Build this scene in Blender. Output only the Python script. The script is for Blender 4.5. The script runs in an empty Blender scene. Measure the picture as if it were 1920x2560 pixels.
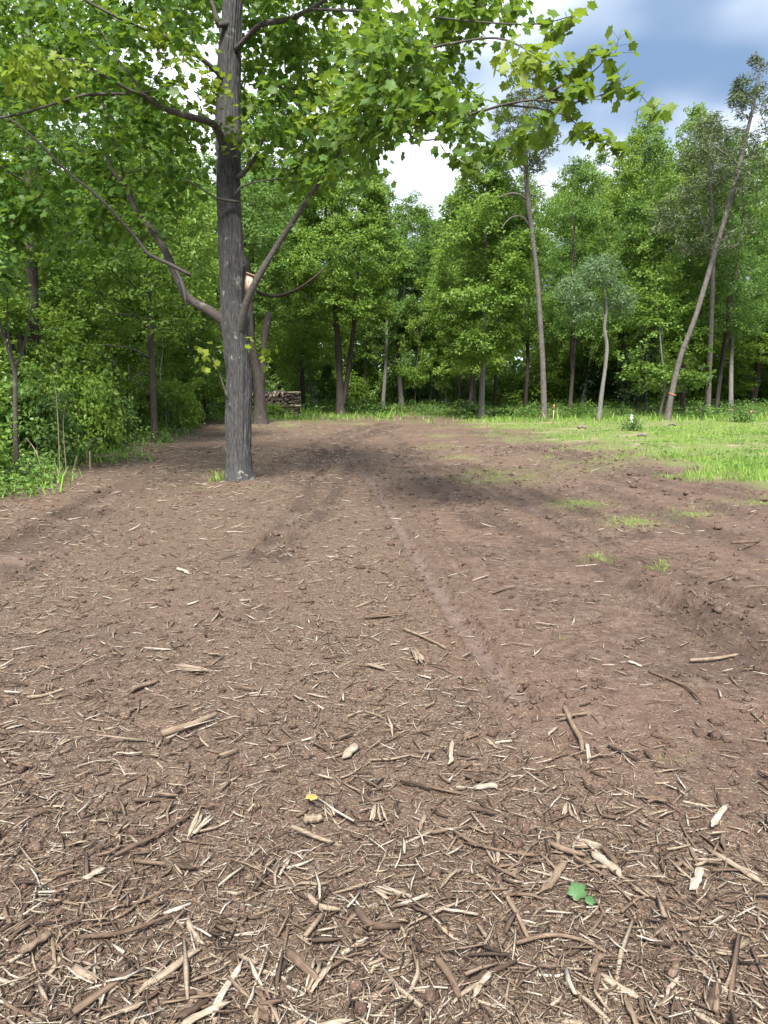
import bpy, math, random
import numpy as np
from mathutils import Matrix, Vector

R = math.radians
sc = bpy.context.scene
COL = sc.collection

# ------------------------------------------------------------------ camera, sky, sun, exposure
CAM_H, PITCH, FPX = 1.6, R(9.8), 1849.0          # eye height, downward tilt, focal length in px of a 1920x2560 frame
cd = bpy.data.cameras.new('camera'); cam = bpy.data.objects.new('camera', cd); COL.objects.link(cam)
cam.location = (0, 0, CAM_H); cam.rotation_euler = (R(90) - PITCH, 0, 0)
cd.sensor_fit = 'VERTICAL'; cd.angle_y = 2 * math.atan(1280 / FPX); cd.clip_start = 0.05; cd.clip_end = 3000
sc.camera = cam

SUN_EL, SUN_AZ = R(55), R(188)                    # azimuth clockwise from +Y: high, over the shoulder, veiled by cloud
w = bpy.data.worlds.new('World'); sc.world = w; w.use_nodes = True
nt = w.node_tree; nt.nodes.clear(); L = nt.links.new
out = nt.nodes.new('ShaderNodeOutputWorld'); bg = nt.nodes.new('ShaderNodeBackground')
sky = nt.nodes.new('ShaderNodeTexSky'); sky.sky_type = 'NISHITA'; sky.sun_disc = False
sky.sun_elevation = SUN_EL; sky.sun_rotation = SUN_AZ; sky.air_density = 1.0; sky.dust_density = 0.6
tc = nt.nodes.new('ShaderNodeTexCoord'); sep = nt.nodes.new('ShaderNodeSeparateXYZ'); L(tc.outputs['Generated'], sep.inputs[0])
zz = nt.nodes.new('ShaderNodeMath'); zz.operation = 'MAXIMUM'; L(sep.outputs[2], zz.inputs[0]); zz.inputs[1].default_value = 0.0
za = nt.nodes.new('ShaderNodeMath'); za.operation = 'ADD'; L(zz.outputs[0], za.inputs[0]); za.inputs[1].default_value = 0.25
dv = nt.nodes.new('ShaderNodeVectorMath'); dv.operation = 'DIVIDE'; L(tc.outputs['Generated'], dv.inputs[0])
cb = nt.nodes.new('ShaderNodeCombineXYZ'); [L(za.outputs[0], cb.inputs[i]) for i in range(3)]; L(cb.outputs[0], dv.inputs[1])
mp = nt.nodes.new('ShaderNodeMapping'); L(dv.outputs[0], mp.inputs[0]); mp.inputs['Location'].default_value = (2.15, 5.0, 0)
def wnoise(scale, detail, rough):
    n = nt.nodes.new('ShaderNodeTexNoise'); L(mp.outputs[0], n.inputs['Vector'])
    n.inputs['Scale'].default_value = scale; n.inputs['Detail'].default_value = detail; n.inputs['Roughness'].default_value = rough
    return n
def wramp(src, a, b):
    r = nt.nodes.new('ShaderNodeMapRange'); r.interpolation_type = 'SMOOTHSTEP'; L(src, r.inputs[0])
    r.inputs[1].default_value = a; r.inputs[2].default_value = b; return r
n1 = wnoise(1.1, 7, 0.5); n2 = wnoise(0.9, 4, 0.5)
m1 = wramp(n1.outputs[0], 0.22, 0.42)
m2 = wramp(n2.outputs[0], 0.44, 0.62)
cc = nt.nodes.new('ShaderNodeMix'); cc.data_type = 'RGBA'; L(m2.outputs[0], cc.inputs[0])
cc.inputs[6].default_value = (6.0, 6.4, 6.9, 1); cc.inputs[7].default_value = (1.08, 1.66, 2.65, 1)   # sunlit cloud, thick grey-blue cloud
mx = nt.nodes.new('ShaderNodeMix'); mx.data_type = 'RGBA'; L(m1.outputs[0], mx.inputs[0]); L(sky.outputs[0], mx.inputs[6]); L(cc.outputs[2], mx.inputs[7])
L(mx.outputs[2], bg.inputs[0]); bg.inputs[1].default_value = 0.1; L(bg.outputs[0], out.inputs[0])

sd = bpy.data.lights.new('sun', 'SUN'); sd.energy = 4.6; sd.angle = R(16); sd.color = (1.0, 0.95, 0.87)
sun = bpy.data.objects.new('sun', sd); COL.objects.link(sun)
sdir = Vector((math.sin(SUN_AZ) * math.cos(SUN_EL), math.cos(SUN_AZ) * math.cos(SUN_EL), math.sin(SUN_EL)))
sun.rotation_euler = sdir.to_track_quat('Z', 'Y').to_euler(); sun.location = (0, -10, 30)

vs = sc.view_settings; vs.view_transform = 'Standard'; vs.look = 'None'; vs.gamma = 1; vs.use_curve_mapping = False
vs.exposure = 1.4
cy = sc.cycles; cy.max_bounces = 8; cy.diffuse_bounces = 6; cy.glossy_bounces = 2; cy.transmission_bounces = 6; cy.transparent_max_bounces = 4
cy.use_denoising = True
cy.caustics_reflective = False; cy.caustics_refractive = False

# ------------------------------------------------------------------ maths helpers
rng = np.random.default_rng(7)
SP, CP = math.sin(PITCH), math.cos(PITCH)
def ray(px, py):
    """unit-depth view ray of a photo pixel, in world axes"""
    a = (px - 960) / FPX; b = (1280 - py) / FPX
    return np.array([a, CP + b * SP, -SP + b * CP])
def at(px, py, Y):
    """point on the pixel's ray standing Y metres ahead"""
    d = ray(px, py); return np.array([0, 0, CAM_H]) + d * (Y / d[1])
def G(px, py):
    """where the pixel's ray meets level ground"""
    d = ray(px, py); p = np.array([0, 0, CAM_H]) + d * (-CAM_H / d[2]); return p[0], p[1]
def mpp(px, py, Y):
    """metres per photo pixel at that place"""
    d = ray(px, py); return (Y / d[1]) / FPX
def proj(x, y, z=0.0):
    dz = z - CAM_H; dep = y * CP - dz * SP; up = y * SP + dz * CP
    dep = np.maximum(dep, 1e-3); return 960 + FPX * x / dep, 1280 - FPX * up / dep

def hsh(i, j, k):
    n = (i * 374761393 + j * 668265263 + k * 1274126177) & 0xffffffff
    n = ((n ^ (n >> 13)) * 1274126177) & 0xffffffff
    return ((n ^ (n >> 16)) & 0xffff) / 65535.0
def vn(x, y, z=0.0):
    x, y, z = np.broadcast_arrays(np.asarray(x, float), np.asarray(y, float), np.asarray(z, float))
    i, j, k = np.floor(x).astype(np.int64), np.floor(y).astype(np.int64), np.floor(z).astype(np.int64)
    f, g, h = x - i, y - j, z - k
    f, g, h = f*f*(3-2*f), g*g*(3-2*g), h*h*(3-2*h)
    def q(a, b, c): return hsh(i + a, j + b, k + c)
    return (((q(0,0,0)*(1-f)+q(1,0,0)*f)*(1-g) + (q(0,1,0)*(1-f)+q(1,1,0)*f)*g)*(1-h)
          + ((q(0,0,1)*(1-f)+q(1,0,1)*f)*(1-g) + (q(0,1,1)*(1-f)+q(1,1,1)*f)*g)*h)
def fbm(x, y, z=0.0, o=4):
    s, a, t = 0, 0.5, 0
    for _ in range(o):
        s = s + a * vn(x, y, z); t += a; a *= .5; x, y, z = x*2.03+7.1, y*2.03+3.7, np.asarray(z)*2.03+1.9
    return s / t
def sm(a, b, x):
    t = np.clip((x - a) / (b - a), 0, 1); return t*t*(3-2*t)
def nrm(v): return v / np.maximum(np.linalg.norm(v, axis=-1, keepdims=True), 1e-9)
def poly_dist(x, y, pts):
    """distance to a polyline and the run along it"""
    best = np.full(x.shape, 1e9); run = np.zeros(x.shape); s = 0
    for (ax, ay), (bx, by) in zip(pts[:-1], pts[1:]):
        dx, dy = bx-ax, by-ay; l2 = dx*dx+dy*dy
        t = np.clip(((x-ax)*dx+(y-ay)*dy)/l2, 0, 1)
        d = np.hypot(x-ax-t*dx, y-ay-t*dy); m = d < best
        best = np.where(m, d, best); run = np.where(m, s+t*math.sqrt(l2), run); s += math.sqrt(l2)
    return best, run

# ------------------------------------------------------------------ mesh helpers
class MB:
    def __init__(s): s.v = []; s.f4 = []; s.f3 = []; s.t = []; s.n = 0
    def add(s, v, f4=None, f3=None, tint=0.0):
        v = np.asarray(v, float).reshape(-1, 3)
        if f4 is not None and len(f4): s.f4.append(np.asarray(f4, np.int64) + s.n)
        if f3 is not None and len(f3): s.f3.append(np.asarray(f3, np.int64) + s.n)
        s.v.append(v); s.t.append(np.broadcast_to(np.asarray(tint, float), (len(v),)).copy()); s.n += len(v)
    def mesh(s, name, mat, org=(0, 0, 0), smooth=False):
        me = bpy.data.meshes.new(name)
        v = np.concatenate(s.v) - np.asarray(org, float)
        f4 = np.concatenate(s.f4) if s.f4 else np.zeros((0, 4), np.int64)
        f3 = np.concatenate(s.f3) if s.f3 else np.zeros((0, 3), np.int64)
        me.vertices.add(len(v)); me.vertices.foreach_set('co', v.astype(np.float32).ravel())
        idx = np.concatenate([f4.ravel(), f3.ravel()]).astype(np.int32)
        cnt = np.concatenate([np.full(len(f4), 4), np.full(len(f3), 3)]); st = np.concatenate([[0], np.cumsum(cnt)[:-1]]).astype(np.int32)
        me.loops.add(len(idx)); me.loops.foreach_set('vertex_index', idx)
        me.polygons.add(len(cnt)); me.polygons.foreach_set('loop_start', st)
        if smooth: me.polygons.foreach_set('use_smooth', np.ones(len(cnt), bool))
        a = me.attributes.new('tint', 'FLOAT', 'POINT'); a.data.foreach_set('value', np.concatenate(s.t).astype(np.float32))
        me.update(); me.materials.append(mat); return me
def link(name, me, parent=None, loc=None, rot=None, scale=None, label=None, cat=None, group=None, kind=None):
    o = bpy.data.objects.new(name, me); COL.objects.link(o)
    if parent is not None: o.parent = parent
    if loc is not None: o.location = loc
    if rot is not None: o.rotation_euler = rot
    if scale is not None: o.scale = scale
    for k, val in (('label', label), ('category', cat), ('group', group), ('kind', kind)):
        if val: o[k] = val
    return o

def catmull(pts, step):
    pts = np.asarray(pts, float); n = len(pts)
    if n < 3:
        k = max(2, int(np.linalg.norm(pts[-1,:3]-pts[0,:3])/step)+1); t = np.linspace(0, 1, k)[:, None]; return pts[0]*(1-t)+pts[-1]*t
    P = np.vstack([2*pts[0]-pts[1], pts, 2*pts[-1]-pts[-2]]); o = []
    for i in range(1, n):
        a, b, c, d = P[i-1], P[i], P[i+1], P[i+2]; k = max(1, int(np.linalg.norm((c-b)[:3])/step))
        for t in np.arange(k)/k: o.append(.5*((2*b)+(c-a)*t+(2*a-5*b+4*c-d)*t*t+(3*b-a-3*c+d)*t**3))
    o.append(pts[-1]); return np.array(o)
def tube(mb, p, r, sides=6, cap=True, disp=None, tint=0.0):
    """one swept tube; disp(angle array, ring centres, base radii) -> extra radius"""
    p = np.asarray(p, float); r = np.broadcast_to(np.asarray(r, float), (len(p),)); n = len(p)
    t = nrm(np.gradient(p, axis=0)); u = np.cross(t[0], [0, 1, 0.01]); 
    if np.linalg.norm(u) < .1: u = np.cross(t[0], [1, 0, 0])
    us = []
    for i in range(n):
        u = u - t[i]*np.dot(u, t[i]); u = u/max(np.linalg.norm(u), 1e-9); us.append(u)
    us = np.array(us); vs_ = np.cross(t, us); a = np.arange(sides)*2*math.pi/sides
    rr = np.repeat(r[:, None], sides, 1)
    if disp is not None: rr = rr + disp(a, p, r)
    V = p[:, None]+rr[..., None]*(np.cos(a)[None, :, None]*us[:, None]+np.sin(a)[None, :, None]*vs_[:, None])
    i = np.arange(n-1)[:, None]*sides; j = np.arange(sides)[None]; k = (j+1) % sides
    F = np.stack([i+j, i+k, i+sides+k, i+sides+j], -1).reshape(-1, 4)
    V = V.reshape(-1, 3); f3 = []
    if cap:
        V = np.vstack([V, p[0], p[-1]]); c0, c1 = n*sides, n*sides+1; b = (n-1)*sides
        f3 = [(c0, (q+1) % sides, q) for q in range(sides)]+[(c1, b+q, b+(q+1) % sides) for q in range(sides)]
    mb.add(V, F, f3, tint)
def box(mb, c, s, M=None, tint=0.0):
    v = np.array([(x, y, z) for x in (-.5, .5) for y in (-.5, .5) for z in (-.5, .5)])*np.asarray(s)
    if M is not None: v = v @ np.asarray(M).T
    mb.add(v+np.asarray(c), [(0,1,3,2),(4,6,7,5),(0,4,5,1),(2,3,7,6),(0,2,6,4),(1,5,7,3)], None, tint)

KITE = (np.array([(0,0,0),(.36,.45,.10),(0,1,-.05),(-.36,.45,.10)], float), np.array([(0,1,2),(0,2,3)]))
OVAL = (np.array([(0,0,0),(.28,.22,.06),(.30,.6,.06),(0,1,-.10),(-.30,.6,.06),(-.28,.22,.06)], float), np.array([(0,1,2),(0,2,3),(0,3,4),(0,4,5)]))
_mo = [(0,0),(.22,-.08),(.46,.04),(.40,.24),(.66,.50),(.42,.56),(.36,.72),(.18,.72),(0,1.0)]
_mo = _mo+[(-x, y) for x, y in _mo[-2:0:-1]]
MAPLE = (np.array([(0,.32,-.07)]+[(x, y, .10*abs(x)-.16*max(0, y-.4)**1.3-.28*abs(x)**2) for x, y in _mo], float),
         np.array([(0, 1+q, 1+(q+1) % len(_mo)) for q in range(len(_mo))]))
BLADE = (np.array([(-.04,0,0),(.04,0,0),(.025,.6,.08),(-.025,.6,.08),(0,1,.25)], float), np.array([(0,1,2),(0,2,3),(3,2,4)]))
def leaves(mb, pos, d, up, size, templ=KITE, tint=0.0):
    """d: leaf direction (n,3); up: approximate normal (n,3); size (n,)"""
    V, F = templ; d = nrm(d); s = nrm(np.cross(d, up)); n_ = np.cross(s, d)
    zs = rng.uniform(.3, 2.6, len(pos))[:, None, None]; xs = rng.uniform(.72, 1.08, len(pos))[:, None, None]
    W = pos[:, None]+size[:, None, None]*(V[None, :, 0:1]*xs*s[:, None]+V[None, :, 1:2]*d[:, None]+V[None, :, 2:3]*zs*n_[:, None])
    k = len(V); FF = (F[None]+(np.arange(len(pos))*k)[:, None, None]).reshape(-1, 3)
    mb.add(W.reshape(-1, 3), None, FF, np.repeat(np.broadcast_to(np.asarray(tint, float), (len(pos),)), k))

# ------------------------------------------------------------------ material helpers
def mat_new(name):
    m = bpy.data.materials.new(name); m.use_nodes = True; t = m.node_tree; t.nodes.clear(); return m, t
def nd(t, typ, ins=None, **kw):
    n = t.nodes.new(typ)
    for k, v in kw.items(): setattr(n, k, v)
    for k, v in (ins or {}).items():
        if isinstance(v, bpy.types.NodeSocket): t.links.new(v, n.inputs[k])
        else: n.inputs[k].default_value = v
    return n
def ramp(t, src, stops):
    r = nd(t, 'ShaderNodeValToRGB', {0: src}); e = r.color_ramp.elements
    while len(e) < len(stops): e.new(.5)
    for q, (p, c) in zip(e, stops): q.position = p; q.color = (*c, 1)
    return r.outputs[0]
def mixc(t, f, a, b, mode='MIX'):
    m = nd(t, 'ShaderNodeMix', {0: f}, data_type='RGBA', blend_type=mode)
    for i, v in ((6, a), (7, b)):
        if isinstance(v, bpy.types.NodeSocket): t.links.new(v, m.inputs[i])
        else: m.inputs[i].default_value = (*v, 1)
    return m.outputs[2]
def noise(t, vec, scale, detail=3, rough=.55):
    return nd(t, 'ShaderNodeTexNoise', {'Vector': vec, 'Scale': scale, 'Detail': detail, 'Roughness': rough}).outputs[0]
def mapr(t, v, a, b, c=0., d=1.): return nd(t, 'ShaderNodeMapRange', {0: v, 1: a, 2: b, 3: c, 4: d}).outputs[0]
def attr(t, n): return nd(t, 'ShaderNodeAttribute', attribute_name=n).outputs['Fac']
def obj_vec(t, scale=(1, 1, 1)):
    c = nd(t, 'ShaderNodeTexCoord'); return nd(t, 'ShaderNodeMapping', {0: c.outputs['Object'], 'Scale': scale}).outputs[0]
def finish(t, sh): o = nd(t, 'ShaderNodeOutputMaterial'); t.links.new(sh, o.inputs[0])

def leaf_mat(name, dark, light, tip, trans=.42, rough=.5, spec=.35):
    m, t = mat_new(name); g = nd(t, 'ShaderNodeNewGeometry'); oi = nd(t, 'ShaderNodeObjectInfo')
    c = mixc(t, g.outputs['Random Per Island'], dark, light)
    n = noise(t, obj_vec(t), .55, 2); c = mixc(t, mapr(t, n, .35, .7, 0, .55), c, light)
    c = mixc(t, mapr(t, oi.outputs['Random'], 0, 1, 0, .30), c, tuple(x*.75 for x in dark))
    c = mixc(t, attr(t, 'tint'), c, tip)
    p = nd(t, 'ShaderNodeBsdfPrincipled', {'Base Color': c, 'Roughness': rough, 'Specular IOR Level': spec})
    tr = nd(t, 'ShaderNodeBsdfTranslucent', {0: mixc(t, .35, c, (tip[0]*1.0, tip[1]*1.2, tip[2]))})
    mxs = nd(t, 'ShaderNodeMixShader', {0: trans}); t.links.new(p.outputs[0], mxs.inputs[1]); t.links.new(tr.outputs[0], mxs.inputs[2])
    finish(t, mxs.outputs[0]); return m
def bark_mat(name, dark, light, vs=22, vz=3.2, lichen=.0, lich=(.33, .38, .31), bump=.6):
    m, t = mat_new(name); v = obj_vec(t, (vs, vs, vz)); v2 = obj_vec(t)
    a = noise(t, v, 1, 5, .65); b = noise(t, v2, 2.2, 3)
    c = ramp(t, a, [(.30, dark), (.52, tuple((x+y)/2 for x, y in zip(dark, light))), (.72, light)])
    c = mixc(t, mapr(t, b, .35, .7, 0, .5), c, tuple(x*.62 for x in light), 'MIX')
    if lichen:
        l1 = noise(t, v2, 5.5, 4, .6); l2 = noise(t, v2, 1.6, 2)
        f = nd(t, 'ShaderNodeMath', {0: mapr(t, l1, .60, .68), 1: mapr(t, l2, .45, .62)}, operation='MULTIPLY').outputs[0]
        c = mixc(t, nd(t, 'ShaderNodeMath', {0: f, 1: lichen}, operation='MULTIPLY').outputs[0], c, lich)
        l3 = noise(t, obj_vec(t, (1, 1, .45)), 26, 2); c = mixc(t, mapr(t, l3, .70, .76, 0, lichen*.7), c, lich)
    bm = nd(t, 'ShaderNodeBump', {'Strength': bump, 'Distance': .02, 'Height': a})
    p = nd(t, 'ShaderNodeBsdfPrincipled', {'Base Color': c, 'Roughness': .9, 'Specular IOR Level': .2, 'Normal': bm.outputs[0]})
    finish(t, p.outputs[0]); return m
def plain_mat(name, col, var=.25, scale=12, rough=.75, stretch=(1, 1, 1), bump=.2):
    m, t = mat_new(name); v = obj_vec(t, stretch); n = noise(t, v, scale, 4)
    c = mixc(t, n, tuple(x*(1-var) for x in col), tuple(min(1, x*(1+var)) for x in col))
    bm = nd(t, 'ShaderNodeBump', {'Strength': bump, 'Distance': .01, 'Height': n})
    finish(t, nd(t, 'ShaderNodeBsdfPrincipled', {'Base Color': c, 'Roughness': rough, 'Specular IOR Level': .3, 'Normal': bm.outputs[0]}).outputs[0]); return m

M_MAPLE = leaf_mat('maple_leaf_near', (.026, .090, .014), (.082, .190, .028), (.29, .34, .03), trans=.5)
M_FOR = [leaf_mat('forest_leaf_mid', (.060, .145, .024), (.175, .295, .046), (.28, .35, .055)),
         leaf_mat('forest_leaf_deep', (.052, .128, .028), (.140, .250, .048), (.21, .29, .055)),
         leaf_mat('forest_leaf_bright', (.082, .175, .024), (.205, .325, .048), (.31, .37, .06))]
M_PALE = leaf_mat('pale_grey_green_leaf', (.075, .140, .055), (.150, .230, .105), (.22, .28, .14))
M_DARKLEAF = leaf_mat('dark_glossy_leaf', (.014, .036, .010), (.030, .062, .016), (.06, .10, .02), trans=.25)
M_PINE = leaf_mat('pine_needle', (.055, .085, .036), (.115, .150, .065), (.14, .15, .06), trans=.2)
M_WPINE = leaf_mat('white_pine_needle', (.030, .075, .022), (.060, .125, .036), (.10, .17, .05), trans=.25)
M_SHRUB = leaf_mat('shrub_leaf', (.070, .165, .036), (.170, .285, .070), (.22, .28, .05), trans=.4, rough=.42, spec=.5)
M_UNDER = leaf_mat('undergrowth_leaf', (.045, .115, .022), (.105, .215, .040), (.20, .27, .06), trans=.35)
M_GRASS = leaf_mat('grass_blade', (.110, .240, .026), (.210, .380, .048), (.40, .40, .14), trans=.35)
M_BARK = bark_mat('maple_bark', (.018, .017, .018), (.112, .109, .108), 46, 9, .95, bump=1.0)
M_BARK_D = bark_mat('dark_bark', (.022, .018, .016), (.085, .072, .064), 26, 4, .25)
M_BARK_P = bark_mat('pale_bark', (.075, .072, .066), (.235, .230, .210), 24, 5, .5)
M_BARK_PINE = bark_mat('pine_bark', (.040, .035, .034), (.185, .162, .152), 16, 7, .2)
M_BARK_B = bark_mat('branch_bark', (.035, .030, .027), (.125, .112, .100), 34, 34, .5)
M_DEAD = plain_mat('dead_stem', (.20, .16, .11), .3, 20)

# ------------------------------------------------------------------ the ground
EDGE = np.array([(-900,1620),(0,1252),(130,1192),(260,1150),(390,1112),(470,1076),(520,1056),(700,1050),(900,1046),(1000,1037),(1130,1052),
                 (1260,1078),(1400,1106),(1560,1132),(1700,1160),(1920,1198),(2400,1290),(3200,1450)], float)
RUTS = [([(905,1175),(945,1228),(985,1290),(1040,1390),(1100,1480),(1150,1560),(1220,1650),(1300,1755)], .080, .036, .85), ([(955,1150),(1010,1230),(1060,1300),(1130,1400),(1200,1490)], .06, .014, .0),
        ([(1010,1130),(1090,1195),(1180,1260),(1280,1330),(1370,1362)], .10, .03, .5), ([(985,1140),(1060,1205),(1130,1265),(1200,1320)], .07, .022, .3),
        ([(1120,1160),(1250,1240),(1400,1300),(1510,1365)], .09, .03, .7), ([(1160,1155),(1330,1235),(1480,1290),(1620,1350)], .08, .025, .3),
        ([(1440,1390),(1560,1450),(1650,1510),(1760,1580),(1920,1670),(2100,1760)], .10, .034, .3), ([(1520,1400),(1650,1465),(1780,1540),(1960,1625)], .09, .03, .2),
        ([(1500,1190),(1700,1240),(1950,1320)], .13, .035, .4), ([(1180,1080),(1350,1130),(1600,1195),(1950,1260)], .14, .035, .35), ([(1230,1080),(1420,1130),(1680,1195),(1980,1245)], .14, .03, .3),
        ([(1330,1170),(1600,1260),(1920,1390)], .12, .03, .4), ([(-40,1440),(120,1330),(240,1255),(330,1215)], .22, .05, .5), ([(60,1450),(190,1340),(300,1265)], .12, .03, .3),
        ([(960,1058),(860,1085),(760,1130),(700,1165)], .14, .04, .4), ([(1000,1062),(900,1095),(810,1140),(750,1185)], .14, .04, .3), ([(640,1400),(760,1260),(800,1190),(830,1120)], .10, .03, .35), ([(700,1400),(815,1270),(860,1200),(880,1160)], .08, .025, .25),
        ([(1600,1400),(1760,1460),(1960,1530)], .09, .03, .3), ([(930,1060),(1020,1120),(1120,1200),(1200,1250)], .10, .025, .3)]
RUTS = [([G(*p) for p in pts], w_, d_, c_) for pts, w_, d_, c_ in RUTS]
TRUNK_XY = np.array(at(598, 1205, 11.9)[:2])
PATCH = [(1250,1192,95,17),(1440,1165,100,15),(1150,1145,55,6),(1590,1302,62,12),(1450,1262,65,11),(1730,1282,45,11),(1900,1252,50,8),(1640,1412,24,6),
         (1100,1118,50,6),(1290,1100,60,6),(1100,1090,40,4),(1500,1395,40,6)]
def dirt_green(x, y):
    """1 on grass and forest floor, 0 on the cleared dirt"""
    px, py = proj(x, np.maximum(y, .8)); yb = np.interp(px, EDGE[:, 0], EDGE[:, 1])
    d = (py-yb)/np.maximum(4, .10*(py-940))
    return 1-sm(-1.6, 1.6, d+5.0*(fbm(x*1.1, y*1.1, 3.)-.5))
def patch(x, y):
    px, py = proj(x, np.maximum(y, .8)); g = np.zeros(np.shape(x))
    for cx, cy, rx, ry in PATCH:
        q = ((px-cx)/rx)**2+((py-cy)/ry)**2; g = np.maximum(g, np.exp(-q*1.1))
    return g*sm(.22, .62, fbm(x*3.1, y*3.1, 9.))
def rut_field(x, y):
    h = np.zeros(np.shape(x)); m = np.zeros(np.shape(x))
    for pts, w_, d_, c_ in RUTS:
        d, s = poly_dist(x, y, pts); q = d/w_
        wob = .55+.9*vn(s*2.1, w_*50, 1.)
        h += wob*d_*1.0*(-np.exp(-(q/.95)**6)+.9*np.exp(-((q-1.30)/.26)**2)*(.35+1.1*vn(s*7, d*9, 2.)))
        h += .012*np.exp(-(q/1.1)**4)*(np.sin(s*24+3*d/w_)*.7+vn(s*18, d*30)-.5)
        m = np.maximum(m, c_*np.exp(-(q/.85)**6)*sm(.2, .5, wob-.1))
    return h, m
def mulch_mask(x, y):
    """how thickly shredded wood covers the soil"""
    px, py = proj(x, np.maximum(y, .8))
    a = sm(1180, 760, px-(py-1300)*.42)                      # the left and near side
    b = sm(1780, 2080, py)*(1-.75*np.exp(-((px-1780)/150)**2-((py-1960)/130)**2))
    m = np.clip(.20+.76*a+.82*b, 0, 1)*(.45+1.1*fbm(x*1.1, y*1.1, 5., 3))
    _, r = rut_field(x, y); return np.clip(m*(1-.85*r), 0, 1)
def H(x, y, fine=True):
    x = np.asarray(x, float); y = np.asarray(y, float)
    h = .10*(fbm(x*.16, y*.16, 1.)-.5)*sm(2, 14, np.hypot(x, y))+.045*(fbm(x*.8, y*.8, 2.)-.5)
    r, _ = rut_field(x, y); h = h+r
    h = h+.10*np.exp(-((np.hypot(x-TRUNK_XY[0], y-TRUNK_XY[1]))/.55)**2)
    sx, sy = G(650, 1040); h = h+.22*np.exp(-((x-sx)/1.0)**2-((y-sy)/1.2)**2)
    g = dirt_green(x, y); h = h+.05*g
    if fine: h = h+.024*(fbm(x*8, y*8, 4., 3)-.5)+.05*np.maximum(0, fbm(x*3.1, y*3.1, 6., 3)-.56)
    return h
def Z(x, y): return float(H(np.array([x]), np.array([y]))[0])

rows = np.concatenate([[-60, -30, -14, -7, -4, -2, -1, -.3, .3], np.geomspace(.9, 75, 430), np.geomspace(80, 900, 28)])
s_ = np.linspace(-1, 1, 331); u_ = .40*s_+.60*s_**3
XX = u_[None]*(4+1.35*np.abs(rows))[:, None]*np.where(rows > 75, 2.2, 1)[:, None]+0*rows[:, None]; YY = np.repeat(rows[:, None], len(u_), 1)
ZZ = H(XX, YY); nr, nc = XX.shape
i = np.arange(nr-1)[:, None]*nc; j = np.arange(nc-1)[None]
gm = MB(); gm.add(np.stack([XX, YY, ZZ], -1), np.stack([i+j, i+j+1, i+nc+j+1, i+nc+j], -1).reshape(-1, 4))

m, t = mat_new('cleared_soil'); v = obj_vec(t)
n1 = noise(t, v, 1.3, 5, .6); n2 = noise(t, v, 14, 5, .7); n3 = noise(t, v, 90, 3, .7); n4 = noise(t, v, .35, 2)
soil = ramp(t, n2, [(.32, (.034, .021, .016)), (.5, (.088, .056, .042)), (.68, (.165, .113, .088))])
soil = mixc(t, mapr(t, n1, .35, .68, 0, .6), soil, (.124, .082, .063))
soil = mixc(t, mapr(t, n4, .40, .62, 0, .5), soil, (.138, .085, .062))
mul = ramp(t, n3, [(.32, (.034, .022, .016)), (.52, (.110, .076, .055)), (.68, (.27, .20, .145))])
n5 = noise(t, v, .8, 4, .65); n6 = noise(t, v, 5.5, 4, .7); soil = mixc(t, mapr(t, n5, .50, .64, 0, .62), soil, (.044, .029, .023)); soil = mixc(t, mapr(t, n6, .52, .68, 0, .7), soil, (.175, .128, .104))
c = mixc(t, mapr(t, attr(t, 'mulch'), 0, 1, 0, .75), soil, mul)
c = mixc(t, nd(t, 'ShaderNodeMath', {0: attr(t, 'rut'), 1: mapr(t, n6, .34, .54, .35, 1.)}, operation='MULTIPLY').outputs[0], c, mixc(t, n2, (.095, .067, .057), (.190, .142, .124)))
c = mixc(t, nd(t, 'ShaderNodeMath', {0: mapr(t, n3, .56, .66), 1: mapr(t, n2, .4, .6)}, operation='MULTIPLY').outputs[0], c, (.30, .225, .16))
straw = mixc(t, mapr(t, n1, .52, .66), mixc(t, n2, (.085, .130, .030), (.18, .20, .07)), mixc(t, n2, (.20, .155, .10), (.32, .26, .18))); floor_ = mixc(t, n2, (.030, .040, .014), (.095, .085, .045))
g_ = mixc(t, attr(t, 'leaf_litter'), straw, floor_)
c = mixc(t, attr(t, 'damp_dark'), c, mixc(t, n2, (.026, .017, .013), (.068, .044, .034)))
c = mixc(t, attr(t, 'green'), c, g_); c = mixc(t, mapr(t, attr(t, 'patch'), 0, 1, 0, .45), c, (.16, .19, .06))
hh = nd(t, 'ShaderNodeMath', {0: n2, 1: nd(t, 'ShaderNodeMath', {0: n3, 1: .45}, operation='MULTIPLY').outputs[0]}, operation='ADD').outputs[0]
bmp = nd(t, 'ShaderNodeBump', {'Strength': 1.0, 'Distance': .03, 'Height': hh})
rg = mapr(t, attr(t, 'rut'), 0, 1, .95, .62)
finish(t, nd(t, 'ShaderNodeBsdfPrincipled', {'Base Color': c, 'Roughness': rg, 'Specular IOR Level': .25, 'Normal': bmp.outputs[0]}).outputs[0]); M_SOIL = m

me = gm.mesh('ground', M_SOIL, smooth=True)
fx, fy = XX.ravel(), YY.ravel(); gr = dirt_green(fx, fy)
_px, _py = proj(fx, np.maximum(fy, .8))
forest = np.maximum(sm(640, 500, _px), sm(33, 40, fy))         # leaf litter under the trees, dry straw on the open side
damp_dark = np.zeros(fx.shape)
for q, w_ in ((2, .16), (3, .12), (4, .16), (5, .14), (6, .15), (7, .14), (8, .16), (9, .18), (10, .16), (11, .16), (12, .35), (14, .30), (15, .30), (16, .14), (17, .12), (18, .13), (19, .13)): damp_dark = np.maximum(damp_dark, np.exp(-(poly_dist(fx, fy, RUTS[q][0])[0]/w_)**2))
for cx, cy, rx, ry in ((760,1205,100,16),(430,1208,110,14)): damp_dark = np.maximum(damp_dark, np.exp(-((_px-cx)/rx)**2-((_py-cy)/ry)**2))  # plus darker soil patches left and right of the maple foot
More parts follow.
